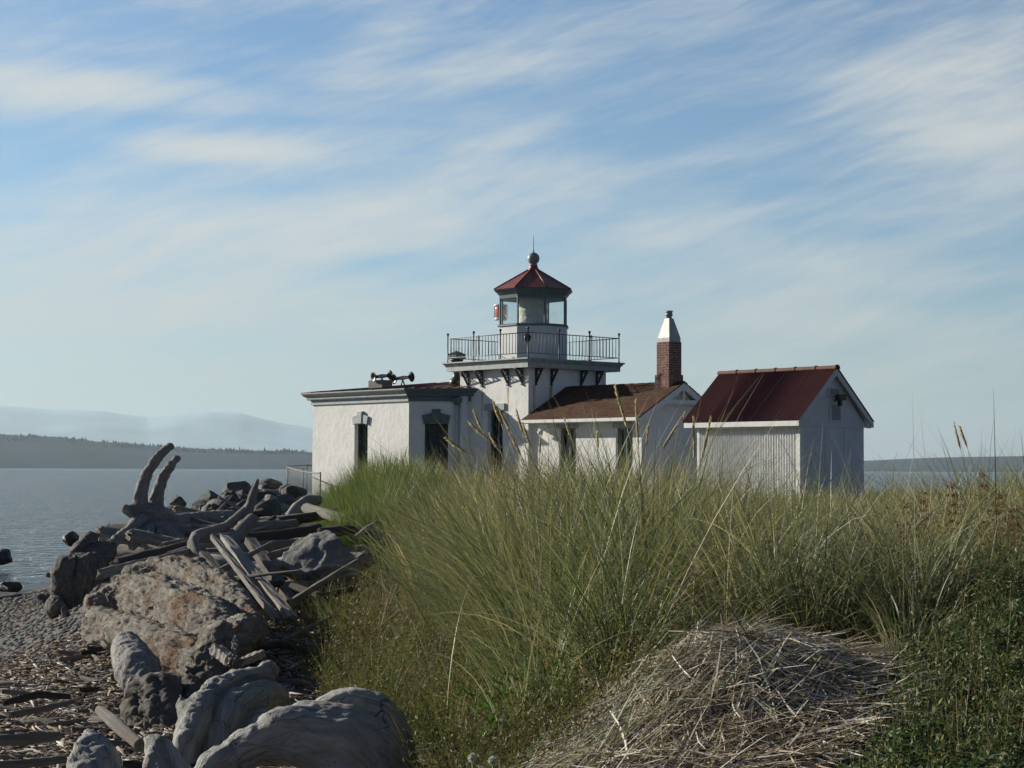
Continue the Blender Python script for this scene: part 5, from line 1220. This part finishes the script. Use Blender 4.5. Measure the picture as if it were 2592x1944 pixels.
def clump_field(n_c, y0, y1, pw, per, Lr, w, nseg, name, label, lr=.10, cols=GREEN, p=(.20, .17, .14, .12, .14, .12, .11), keep=None, leanr=(.05, .5), curvr=(.2, 1.3), xlo=None, xhi=None, wind=0, Lf=None):
    y = y0 + (y1 - y0) * rng.random(n_c) ** pw; lo = (xlo(y) if xlo else xbf(y) + .9); hi = (xhi(y) if xhi else .30 * y + .8); x = lo + (hi - lo) * rng.random(n_c)
    ok = ~(CREEP(x, y) | MOUND(x, y)) & (np.abs(x) < 60) & ~((y < 9.5) & (x < -.36))
    ab = np.stack([(x - OX) * UX + (y - OY) * UY, (x - OX) * VX + (y - OY) * VY], 1)
    ok &= ~((ab[:, 0] > -4.4) & (ab[:, 0] < 9.6) & (ab[:, 1] > -1.1) & (ab[:, 1] < 4.6)); ok &= ~((ab[:, 0] > -13.1) & (ab[:, 0] < -9.7) & (ab[:, 1] > -3.6) & (ab[:, 1] < -1.1))
    if keep is not None: ok &= keep(x, y)
    x, y = x[ok], y[ok]; nc = len(x); cnt = np.maximum(3, (per * rng.uniform(.4, 1.6, nc))).astype(int); idx = np.repeat(np.arange(nc), cnt); n = len(idx)
    rr = lr * np.sqrt(rng.random(n)) * rng.uniform(.6, 1.4, nc)[idx]; a = rng.uniform(0, 2 * np.pi, n)
    px_, py_ = x[idx] + rr * np.cos(a), y[idx] + rr * np.sin(a); root = np.stack([px_, py_, hgt(px_, py_) - .02], 1)
    big = fbm(np.stack([x * .8, y * .8, 0 * x], 1), 2)
    Ls = rng.uniform(*Lr, n) * (1 + .18 * np.clip(big, -1, 1))[idx] * rng.uniform(.62, 1.17, nc)[idx]
    if Lf is not None: Ls = Ls * Lf(px_, py_)
    caz = rng.uniform(0, 2 * np.pi, nc)[idx]; az_ = a + rng.normal(0, .5, n)
    vx = np.cos(az_) + .35 * np.cos(caz) + wind; vy = np.sin(az_) + .35 * np.sin(caz); az_ = np.arctan2(vy, vx)
    lean = rng.uniform(*leanr, n) ** 1.2; curv = rng.uniform(*curvr, n)
    cj = np.array(cols)[rng.choice(len(cols), nc, p=p)][idx]; col = pick(cols, n, p) * .42 + cj * .58
    part = blades(root, Ls, az_, lean, curv, rng.uniform(.5, 1.55, n) * w, col, nseg, tipcol=(.34, .28, .16), basecol=(.26, .20, .11)); return part
def emit(name, parts, mat, label, cat, smooth=True):
    V_, F_, C_ = join(parts); return tag(link(name, mesh_np(name, V_, F_, smooth, col=C_), None, [mat]), label, cat, kind='stuff')
def prof(x, y, xs_, ys_):
    return np.clip(EYE + (1011 - np.interp(1106 + x / y * FPX / 1.17179, xs_, ys_)) * 1.17179 / FPX * y - hgt(x, y), .3, 1.35)
PX = [600, 700, 850, 950, 1030, 1100, 1150, 1300, 1450, 1550, 1650, 1850, 1950, 2100, 2212, 2400]
def crest(x, y): return prof(x, y, PX, [1330, 1270, 1160, 1070, 1005, 990, 982, 986, 1000, 1028, 1045, 1055, 1045, 1022, 1005, 1000])
def crest2(x, y): return prof(x, y, PX, [1130, 1100, 1060, 1015, 996, 990, 986, 990, 1002, 1028, 1045, 1055, 1045, 1022, 1005, 1000])
near = [clump_field(450, 6.6, 14, 1.15, 66, (.55, 1.08), .0066, 6, '', '', lr=.11, wind=-.18, Lf=lambda x, y: crest(x, y) / .80 * (1 - .25 * sstep(-x, -.1, .9) * (y < 11) - .30 * (y < 9.4) * (x < .5) - .25 * (y < 8.4) - .32 * sstep(x, 1.0, 2.0) * (y < 10.5)), curvr=(.3, 1.9)),
        clump_field(420, 6.4, 14, 1.1, 24, (.25, .55), .0045, 4, '', '', lr=.2, cols=[(.26, .20, .12), (.35, .28, .18), (.12, .13, .06)], p=(.35, .25, .4), leanr=(.3, 1.1))]
near.append(clump_field(170, 8.4, 10.6, 1, 34, (.28, .55), .006, 5, '', '', lr=.12, xlo=lambda y: .3 + 0 * y, xhi=lambda y: .33 * y, leanr=(.2, .9)))
emit('marram_grass', near, M['grass'], 'long grey green dune grass arching in clumps in the middle foreground', 'grass')
mid = [clump_field(1000, 13.5, 32, 1.1, 34, (.6, .98), .0105, 4, '', '', lr=.22, wind=-.1, Lf=lambda x, y: np.minimum(crest2(x, y), 1.25) / .86),
       clump_field(1500, 13.5, 34, 1.1, 14, (.3, .6), .009, 3, '', '', lr=.3, cols=[(.16, .14, .08), (.10, .11, .05), (.24, .19, .12)], p=(.3, .4, .3))]
emit('dune_grass', mid, M['grass'], 'dense dune grass covering the middle distance to the buildings', 'grass')
far = [clump_field(1900, 31, 68, 1.0, 26, (.5, .85), .016, 3, '', '', lr=.4)]
emit('far_grass', far, M['grass'], 'low grass round the lighthouse and shed', 'grass')
LUSH = [(.07, .15, .02), (.10, .19, .03), (.055, .11, .02), (.14, .20, .06)]
lush = [clump_field(330, 24, 33, 1, 120, (.95, 1.42), .0095, 5, '', '', lr=.28, cols=LUSH, p=(.4, .3, .2, .1), leanr=(.02, .35), curvr=(.05, .7), xlo=lambda y: -.093 * y, xhi=lambda y: -.024 * y, Lf=lambda x, y: .62 + .40 * np.exp(-((x / y + .068) / .022) ** 2)),
        clump_field(240, 33, 47, 1, 70, (.7, 1.0), .012, 4, '', '', lr=.35, cols=LUSH, p=(.3, .2, .3, .2), leanr=(.02, .4), xlo=lambda y: -.100 * y, xhi=lambda y: .02 * y)]
emit('lush_grass', lush, M['grass'], 'bright green upright grass bank before the low left wing', 'grass')
# tall single blades standing against the sky
n = 190; y = rng.uniform(8, 15, n); x = np.where(rng.random(n) < .6, rng.uniform(.02, .30, n) * y, rng.uniform(-.05, .28, n) * y); z = hgt(x, y)
ok = ~MOUND(x, y) & ~CREEP(x, y); x, y, z = x[ok], y[ok], z[ok]; n = len(x)
emit('tall_blades', [blades(np.stack([x, y, z], 1), rng.uniform(1.05, 1.5, n), rng.uniform(0, 6.28, n), rng.uniform(.05, .4, n), rng.uniform(.3, 1.6, n), rng.uniform(.0035, .006, n), pick(GREEN, n), 8, tipcol=(.4, .33, .2))], M['grass'], 'long thin single blades rising above the grass against the sky', 'grass')
n = 250; x = rng.uniform(.1, 2.0, n); y = rng.uniform(8.3, 9.4, n) - .0 * x; z = hgt(x, y); cx_ = np.round(x * 2.2) / 2.2; x = cx_ + rng.normal(0, .06, n); z = hgt(x, y)
emit('arching_blades', [blades(np.stack([x, y, z], 1), rng.uniform(.7, 1.25, n), np.where(rng.random(n) < .6, rng.normal(3.6, .6, n), rng.normal(-.6, .6, n)), rng.uniform(.15, .6, n), rng.uniform(.9, 2.0, n), rng.uniform(.005, .010, n), pick([(.22, .25, .15), (.30, .31, .20), (.16, .20, .09), (.44, .38, .24)], n), 9, tipcol=(.42, .35, .22))], M['grass'], 'long arching blades hanging over the straw mound from the clumps behind', 'grass')
# straw mound
def straw(n, cx, cy, rx, ry, L0, L1, w0, w1, cols, lift=.05, dirb=None):
    a = rng.uniform(0, 6.283, n); r = np.sqrt(rng.random(n)); x = cx + rx * r * np.cos(a); y = cy + ry * r * np.sin(a)
    if dirb is None: az_ = a + rng.normal(0, .9, n)
    else: az_ = np.where(rng.random(n) < .6, dirb + rng.normal(0, .35, n), rng.uniform(0, 6.28, n))
    L_ = rng.uniform(L0, L1, n); ns = 6; t = np.linspace(-.5, .5, ns + 1); bend = rng.normal(0, .35, n)
    X = x[:, None] + np.cos(az_[:, None] + bend[:, None] * t) * L_[:, None] * t; Y_ = y[:, None] + np.sin(az_[:, None] + bend[:, None] * t) * L_[:, None] * t
    base = hgt(X, Y_); off = rng.uniform(0, lift, n)[:, None]; tilt = rng.normal(0, .13, n)[:, None] * t * L_[:, None]
    Zz = base + off + np.abs(tilt) * .8 + tilt * .5 + .012
    C = np.stack([X, Y_, Zz], 2); w = rng.uniform(w0, w1, n)
    side = np.stack([-np.sin(az_), np.cos(az_), rng.normal(0, .6, n)], 1); side /= np.linalg.norm(side, axis=1)[:, None]
    S = side[:, None, :] * (w[:, None] * np.interp(t, [-.5, -.3, .3, .5], [.5, 1, 1, .3])[None] / 2)[:, :, None]
    V_ = np.stack([C - S, C + S], 2).reshape(n, -1, 3); nv = 2 * (ns + 1); q = np.array([(2 * i, 2 * i + 1, 2 * i + 3, 2 * i + 2) for i in range(ns)])
    return V_.reshape(-1, 3), (np.arange(n)[:, None, None] * nv + q[None]).reshape(-1, 4), np.repeat(pick(cols, n, var=.3), nv, 0)
SC = [(.62, .55, .44), (.76, .70, .60), (.30, .24, .16), (.48, .44, .38), (.13, .10, .07), (.38, .29, .19)]
emit('straw', [straw(9000, .80, 7.2, .68, .90, .12, .42, .003, .007, SC, .05), straw(8500, .85, 7.2, .58, .85, .25, .75, .004, .008, SC, .09, dirb=-.75), straw(5500, .50, 7.0, .5, .8, .25, .65, .004, .007, SC, .09, dirb=-2.3), straw(2500, .30, 6.6, .5, .7, .15, .5, .003, .007, SC, .04),
               straw(450, .45, 7.3, .6, .6, .4, .9, .004, .007, [(.26, .31, .17), (.34, .36, .22)], .12, dirb=3.6)], M['straw'], 'bleached tangled mound of dead dune grass in the foreground', 'dead grass')
# leafy plants ----------------------------------------------------
def leaves(c, nrm, Ls, Ws, col):
    """two-quad folded leaves at c, pointing along nrm"""
    n = len(c); d_ = nrm / np.linalg.norm(nrm, axis=1)[:, None]; r = rng.normal(size=(n, 3)); s = np.cross(d_, r); s /= np.linalg.norm(s, axis=1)[:, None]; u_ = np.cross(s, d_)
    P = [c, c + d_ * (Ls * .45)[:, None] - s * (Ws / 2)[:, None] + u_ * (Ws * .18)[:, None], c + d_ * Ls[:, None] - u_ * (Ls * .18)[:, None], c + d_ * (Ls * .45)[:, None] + s * (Ws / 2)[:, None] + u_ * (Ws * .18)[:, None], c + d_ * (Ls * .5)[:, None]]
    V_ = np.stack(P, 1).reshape(-1, 3); q = np.array([(0, 1, 4, 4), (1, 2, 4, 4), (0, 4, 3, 3), (4, 2, 3, 3)]); q = np.array([(0, 1, 2, 4), (0, 4, 2, 3)])
    return V_, (np.arange(n)[:, None, None] * 5 + q[None]).reshape(-1, 4), np.repeat(col, 5, 0)
n = 62000; y = rng.uniform(5.3, 8.9, n); x = rng.uniform(.75, 2.9, n); d0 = x - (1.08 + (y - 6.1) * .40) + .12 * fbm(np.stack([x * 3, y * 3, 0 * x], 1), 3); ok = (d0 > 0) & (y < 8.6 + .2 * np.sin(x * 9)); x, y = x[ok], y[ok]; n = len(x)
lump = .5 + .5 * fbm(np.stack([x * 3.2, y * 3.2, 0 * x], 1), 3); z = hgt(x, y) + .015 + .20 * np.clip(lump, 0, 1.5) * rng.random(n) ** .45
nr_ = np.stack([rng.normal(0, 1, n), rng.normal(0, 1, n), rng.normal(.35, .5, n)], 1)
emit('creeping_plants', [leaves(np.stack([x, y, z], 1), nr_, rng.uniform(.018, .046, n), rng.uniform(.007, .015, n), pick([(.07, .115, .045), (.11, .16, .065), (.045, .075, .03), (.18, .21, .12), (.17, .14, .07)], n, (.32, .3, .2, .12, .06)))], M['leaf'], 'dark green small leaved creeper mat in the bottom right corner', 'ground cover')
def herbs(n, y0, y1, xa, xb_, H, nl, cols, p, lw=(.010, .022), stemc=(.16, .12, .06), pw=1.2):
    y = y0 + (y1 - y0) * rng.random(n) ** pw; x = xa(y) + (xb_(y) - xa(y)) * rng.random(n); kp = ~((y < 9.5) & (x < -.36)); x, y = x[kp], y[kp]; n = len(x); z = hgt(x, y); h = rng.uniform(*H, n); az_ = rng.uniform(0, 6.28, n); lean = rng.uniform(.02, .5, n)
    st = blades(np.stack([x, y, z], 1), h, az_, lean, rng.uniform(-.2, .6, n), np.full(n, .004), pick([stemc, (.10, .12, .04)], n), 3)
    k_ = rng.integers(nl // 2, nl + 1, n); idx = np.repeat(np.arange(n), k_); m = len(idx); t = rng.uniform(.2, 1.0, m); rr = h[idx] * t * np.sin(lean[idx] + .1); sp = .03 * rng.normal(size=(m, 2))
    c = np.stack([x[idx] + rr * np.cos(az_[idx]) + sp[:, 0], y[idx] + rr * np.sin(az_[idx]) + sp[:, 1], z[idx] + h[idx] * t * np.cos(lean[idx])], 1); nr_ = np.stack([rng.normal(0, 1, m), rng.normal(0, 1, m), rng.normal(.7, .5, m)], 1)
    lf = leaves(c, nr_, rng.uniform(lw[0], lw[1], m) * 1.5, rng.uniform(lw[0], lw[1], m) * .5, pick(cols, m, p)); return [st, lf]
WC = [(.085, .11, .03), (.13, .15, .05), (.055, .075, .022), (.16, .11, .06), (.085, .055, .035)]
hb = herbs(1500, 7.2, 13, lambda y: xbf(y) - .05, lambda y: xbf(y) + 1.25, (.15, .42), 34, WC, (.24, .16, .22, .2, .18)) + herbs(900, 12.5, 24, lambda y: xbf(y) - .05, lambda y: xbf(y) + 1.5, (.2, .5), 26, WC, (.24, .16, .2, .22, .18), lw=(.016, .03))
hb += [clump_field(300, 7.4, 14, 1, 30, (.2, .5), .004, 4, '', '', lr=.15, cols=[(.10, .15, .03), (.15, .17, .06), (.2, .15, .08)], p=(.5, .3, .2), xlo=lambda y: xbf(y) + .05, xhi=lambda y: xbf(y) + 1.2)]
hb += [clump_field(260, 13, 26, 1, 30, (.3, .6), .006, 4, '', '', lr=.2, cols=[(.10, .14, .04), (.18, .16, .07), (.24, .19, .11)], p=(.4, .3, .3), xlo=lambda y: xbf(y) - .1, xhi=lambda y: xbf(y) + 1.3)]
emit('wild_herbs', hb, M['leaf'], 'yellowish green weedy herbs between driftwood and dune grass', 'weeds')
emit('red_weeds', herbs(420, 9.0, 13.5, lambda y: .165 * y, lambda y: .30 * y + .2, (.3, .62), 30, [(.16, .13, .05), (.10, .12, .04), (.20, .07, .04), (.09, .04, .03)], (.35, .35, .18, .12)), M['leaf'], 'olive and rust coloured weeds mixed in the grass at far right', 'weeds')
emit('broad_leaves', herbs(70, 5.6, 7.4, lambda y: .0 * y - .35, lambda y: .0 * y + .02, (.05, .22), 16, [(.09, .20, .03), (.06, .14, .025)], (.5, .5), lw=(.03, .06)), M['leaf'], 'fresh green broad leaves at the bottom edge beside the arched root', 'weeds')
emit('creeper_sprigs', herbs(420, 5.8, 8.7, lambda y: 1.15 + (y - 6.1) * .4, lambda y: .33 * y, (.18, .40), 22, [(.10, .14, .06), (.17, .17, .07), (.24, .20, .09), (.06, .09, .035)], (.4, .25, .15, .2), lw=(.010, .022)), M['leaf'], 'taller leafy sprigs sticking up out of the creeper mat', 'ground cover')
emit('green_tufts', herbs(120, 8.2, 10.5, lambda y: .0 * y - .1, lambda y: .0 * y + .5, (.15, .5), 14, [(.09, .20, .03), (.06, .14, .025)], (.5, .5), lw=(.02, .04)), M['leaf'], 'fresh green leafy shoots inside the dune grass', 'weeds')

# seed heads: each its own stalk
def seedhead(xt, yt, xb, yb, Y, label, i, col=(.60, .50, .34)):
    tip, bs = at(xt, yt, Y), at(xb, yb, Y); d_ = (bs - tip).normalized(); root = bs + d_ * .25; g0 = gz(bs.x + d_.x * .7, Y); root = Vector((bs.x + d_.x * .7, Y + .03, g0)); base = empty('seed_stalk', root)
    tag(base, label, 'seed head', None)
    # stalk as a smooth curve
    P0, P1, P2, P3 = root, root + Vector((-d_.x * .1, 0, .45)), bs + d_ * .3, bs
    pts = [P0 * (1 - t) ** 3 + P1 * 3 * t * (1 - t) ** 2 + P2 * 3 * t * t * (1 - t) + P3 * t ** 3 - root for t in np.linspace(0, 1, 12)]
    f = MB(); f.tube(pts, .0019, 5); me_ = f; st = me_.build('stalk', M['stalk'], base)
    Lh = (bs - tip).length; c0 = bs - root; ax = (tip - bs); m = int(150); V_, F_, C_ = [], [], []
    t = rng.random(m); ctr = np.array([tuple(c0 + ax * float(q) + Vector((0, 0, -.01 * math.sin(3 * q)))) for q in t]); r_ = .0085 * np.sin(np.pi * np.clip(t * .92 + .06, 0, 1)) ** .6 * rng.uniform(.3, 1, m); a = rng.uniform(0, 6.28, m)
    axn = np.array(ax.normalized()); e1 = np.cross(axn, [0, 1, 0]); e1 /= np.linalg.norm(e1); e2 = np.cross(axn, e1); o_ = e1[None] * np.cos(a)[:, None] + e2[None] * np.sin(a)[:, None]
    v, f_, c = leaves(ctr + o_ * r_[:, None] * .5, axn[None] * 1.0 + o_ * .28, rng.uniform(.014, .026, m), rng.uniform(.004, .007, m), pick([col, tuple(q * .7 for q in col), tuple(min(1, q * 1.3) for q in col)], m)); 
    tag(link('spike', mesh_np('spike', v, f_, True, col=c), base, [M['seed']]), kind='stuff')
    f = MB(); f.tube([c0 + ax * q for q in (0, .2, .5, .8, 1)], [.002, .006, .0065, .004, .001], 6); f.build('spike_core', M['spike'], base)
M['stalk'] = plain('grass_stalk', (.26, .23, .12), .5, .4, .2, 8); M['spike'] = plain('seed_spike', (.46, .37, .24), .7, .2, .3, 40)
HEADS = [(963, 946, 1015, 982, 12, 'low seed head leaning left, leftmost of those before the low left wing'), (1012, 911, 1062, 955, 12, 'seed head leaning left below the tower window'), (1024, 889, 1043, 931, 12.4, 'upright seed head left of the tower window'),
 (1066, 870, 1083, 915, 11.5, 'seed head crossing the tower window lintel'), (1079, 884, 1102, 930, 11.8, 'seed head just right of the tower window'), (1093, 915, 1115, 960, 12.0, 'seed head between tower window and tower corner'), (1058, 938, 1080, 975, 12.5, 'short seed head low in front of the tower window'),
 (1116, 886, 1129, 934, 11.6, 'seed head just left of the tower corner'), (1130, 916, 1147, 968, 11.2, 'seed head crossing the tower corner'), (1104, 940, 1126, 984, 12, 'lowest seed head of the cluster left of the tower corner'), (1167, 946, 1166, 980, 13, 'small seed head before the wall beside the wall lamp'),
 (1290, 934, 1292, 968, 13, 'small seed head before the wing wall between the two windows'), (1329, 835, 1355, 925, 9.6, 'long pale seed head rising over the shingled roof'), (1373, 866, 1379, 958, 9.6, 'brown upright seed head right of the right wing window'), (1478, 893, 1428, 973, 10, 'seed head leaning right before the gable wall'),
 (1498, 903, 1500, 992, 9.4, 'thick upright seed head at the left edge of the corrugated wall'), (1535, 903, 1516, 990, 9.6, 'seed head leaning right before the corrugated wall'), (2061, 914, 2075, 971, 12, 'taller seed head against the sky right of the shed'), (2074, 922, 2089, 966, 12.3, 'lower seed head against the sky right of the shed'),
 (1220, 905, 1236, 952, 13.4, 'thin seed head before the left wing window'), (1400, 918, 1396, 964, 13, 'thin seed head by the wing corner')]
for i, h_ in enumerate(HEADS): seedhead(*h_, i)
# dock plants with rust red seed stalks
def dock(seed):
    r_ = random.Random(seed); base = bpy.data.objects.new('dock_plant', None); base['category'] = 'dock plant'
    f = MB(); H = r_.uniform(.55, .75); pts = [(0, 0, 0), (.02, 0, H * .5), (r_.uniform(-.05, .05), 0, H)]; f.tube(pts, [.006, .004, .002], 5); me = bpy.data.meshes.new('stem'); me.from_pydata(f.v, [], f.f); me.materials.append(M['spike'])
    m = 420; t = rng.uniform(.45, 1, m); cl = np.floor(t * 14) / 14 + .01 * rng.normal(size=m); a = rng.uniform(0, 6.28, m); rr = .028 * rng.random(m) ** .5
    c = np.stack([rr * np.cos(a) + np.interp(cl, [0, .5, 1], [p[0] for p in pts]), rr * np.sin(a), cl * H], 1); v, q, cc = leaves(c, rng.normal(size=(m, 3)), rng.uniform(.006, .012, m), rng.uniform(.006, .010, m), pick([(.16, .035, .022), (.10, .028, .02), (.22, .08, .04)], m))
    return base, me, mesh_np('seeds', v, q, True, col=cc)
DK = [dock(i) for i in range(3)]
for o_, me, ms in DK: ms.materials.append(M['seed'])
DP = [(1985, 1110, 10.5), (2003, 1095, 10.8), (2070, 1085, 10.2), (2078, 1100, 10.6), (2115, 1110, 10), (2140, 1108, 10.2), (2165, 1095, 10.4), (2195, 1075, 10.8), (1955, 1165, 10.1), (1968, 1170, 9.9), (2180, 1120, 9.8), (2130, 1060, 11.4), (2205, 1130, 9.7), (2040, 1130, 10.9)]
for i, (x, y, Y) in enumerate(DP):
    p = at(x, y, Y); g0 = gz(p.x, Y); _, me, ms = DK[i % 3]; b = bpy.data.objects.new('dock_plant', None); COL.objects.link(b); b.location = (p.x, Y, g0); s = max(.6, (p.z + .06 - g0) / .66); b.scale = (1, 1, s); b.rotation_euler = (0, 0, i * 1.3)
    tag(b, 'rust red dock seed stalk among the weeds at far right', 'dock plant', 'dock plants in the weeds'); link('stem', me, b); tag(link('seeds', ms, b), kind='stuff')
# dandelion clocks
def dandelion(x, y, Y, label):
    p = at(x, y, Y); g0 = gz(p.x, p.y); b = empty('dandelion_clock', (p.x, p.y, g0)); tag(b, label, 'dandelion'); h = max(.05, p.z - g0)
    f = MB(); f.tube([(0, 0, 0), (.008, 0, h * .5), (0, 0, h)], .0022, 6); f.build('stem', M['stalk'], b)
    m = 260; d_ = rng.normal(size=(m, 3)); d_ /= np.linalg.norm(d_, axis=1)[:, None]; v, q, cc = leaves(np.array([0, 0, h]) + d_ * .004, d_, np.full(m, .014), np.full(m, .003), np.full((m, 3), .5)); link('seed_ball', mesh_np('seed_ball', v, q, col=cc), b, [M['seed']])
dandelion(1064, 1643, 6.3, 'white dandelion clock at the bottom edge, right one'); dandelion(1020, 1636, 6.4, 'white dandelion clock at the bottom edge, left one')
# wood and stone half hidden in the grass
dl('driftwood_branch', [(1672, 1240, 9.4, 9), (1690, 1275, 9.3, 16), (1735, 1310, 9.1, 15), (1775, 1345, 8.9, 9)], 'wood', 61, 'grey driftwood branch half hidden in the grass behind the straw mound', cat='driftwood branch')
p = at(1888, 1352, 8.9); rock(p, (.07, .06, .06), 77, 'rock_light', 'small grey stone beside the creeper', sub=3)

# ------------------------------------------------------------------ haze
f = MB(); f.box(-11000, 11000, -400, 19000, -6, 580)
hz = bpy.data.materials.new('haze_air'); hz.use_nodes = True; k = N(hz.node_tree); k.n.remove(k.n['Principled BSDF'])
pv = k.n.new('ShaderNodeVolumePrincipled'); pv.inputs['Color'].default_value = (.72, .90, 1.0, 1); pv.inputs['Density'].default_value = 0.68e-4; pv.inputs['Anisotropy'].default_value = 0.2
k.put(k.n['Material Output'].inputs['Volume'], pv.outputs[0])
tag(f.build('haze', hz), 'pale haze over the water softening the far shores', 'haze', kind='stuff')
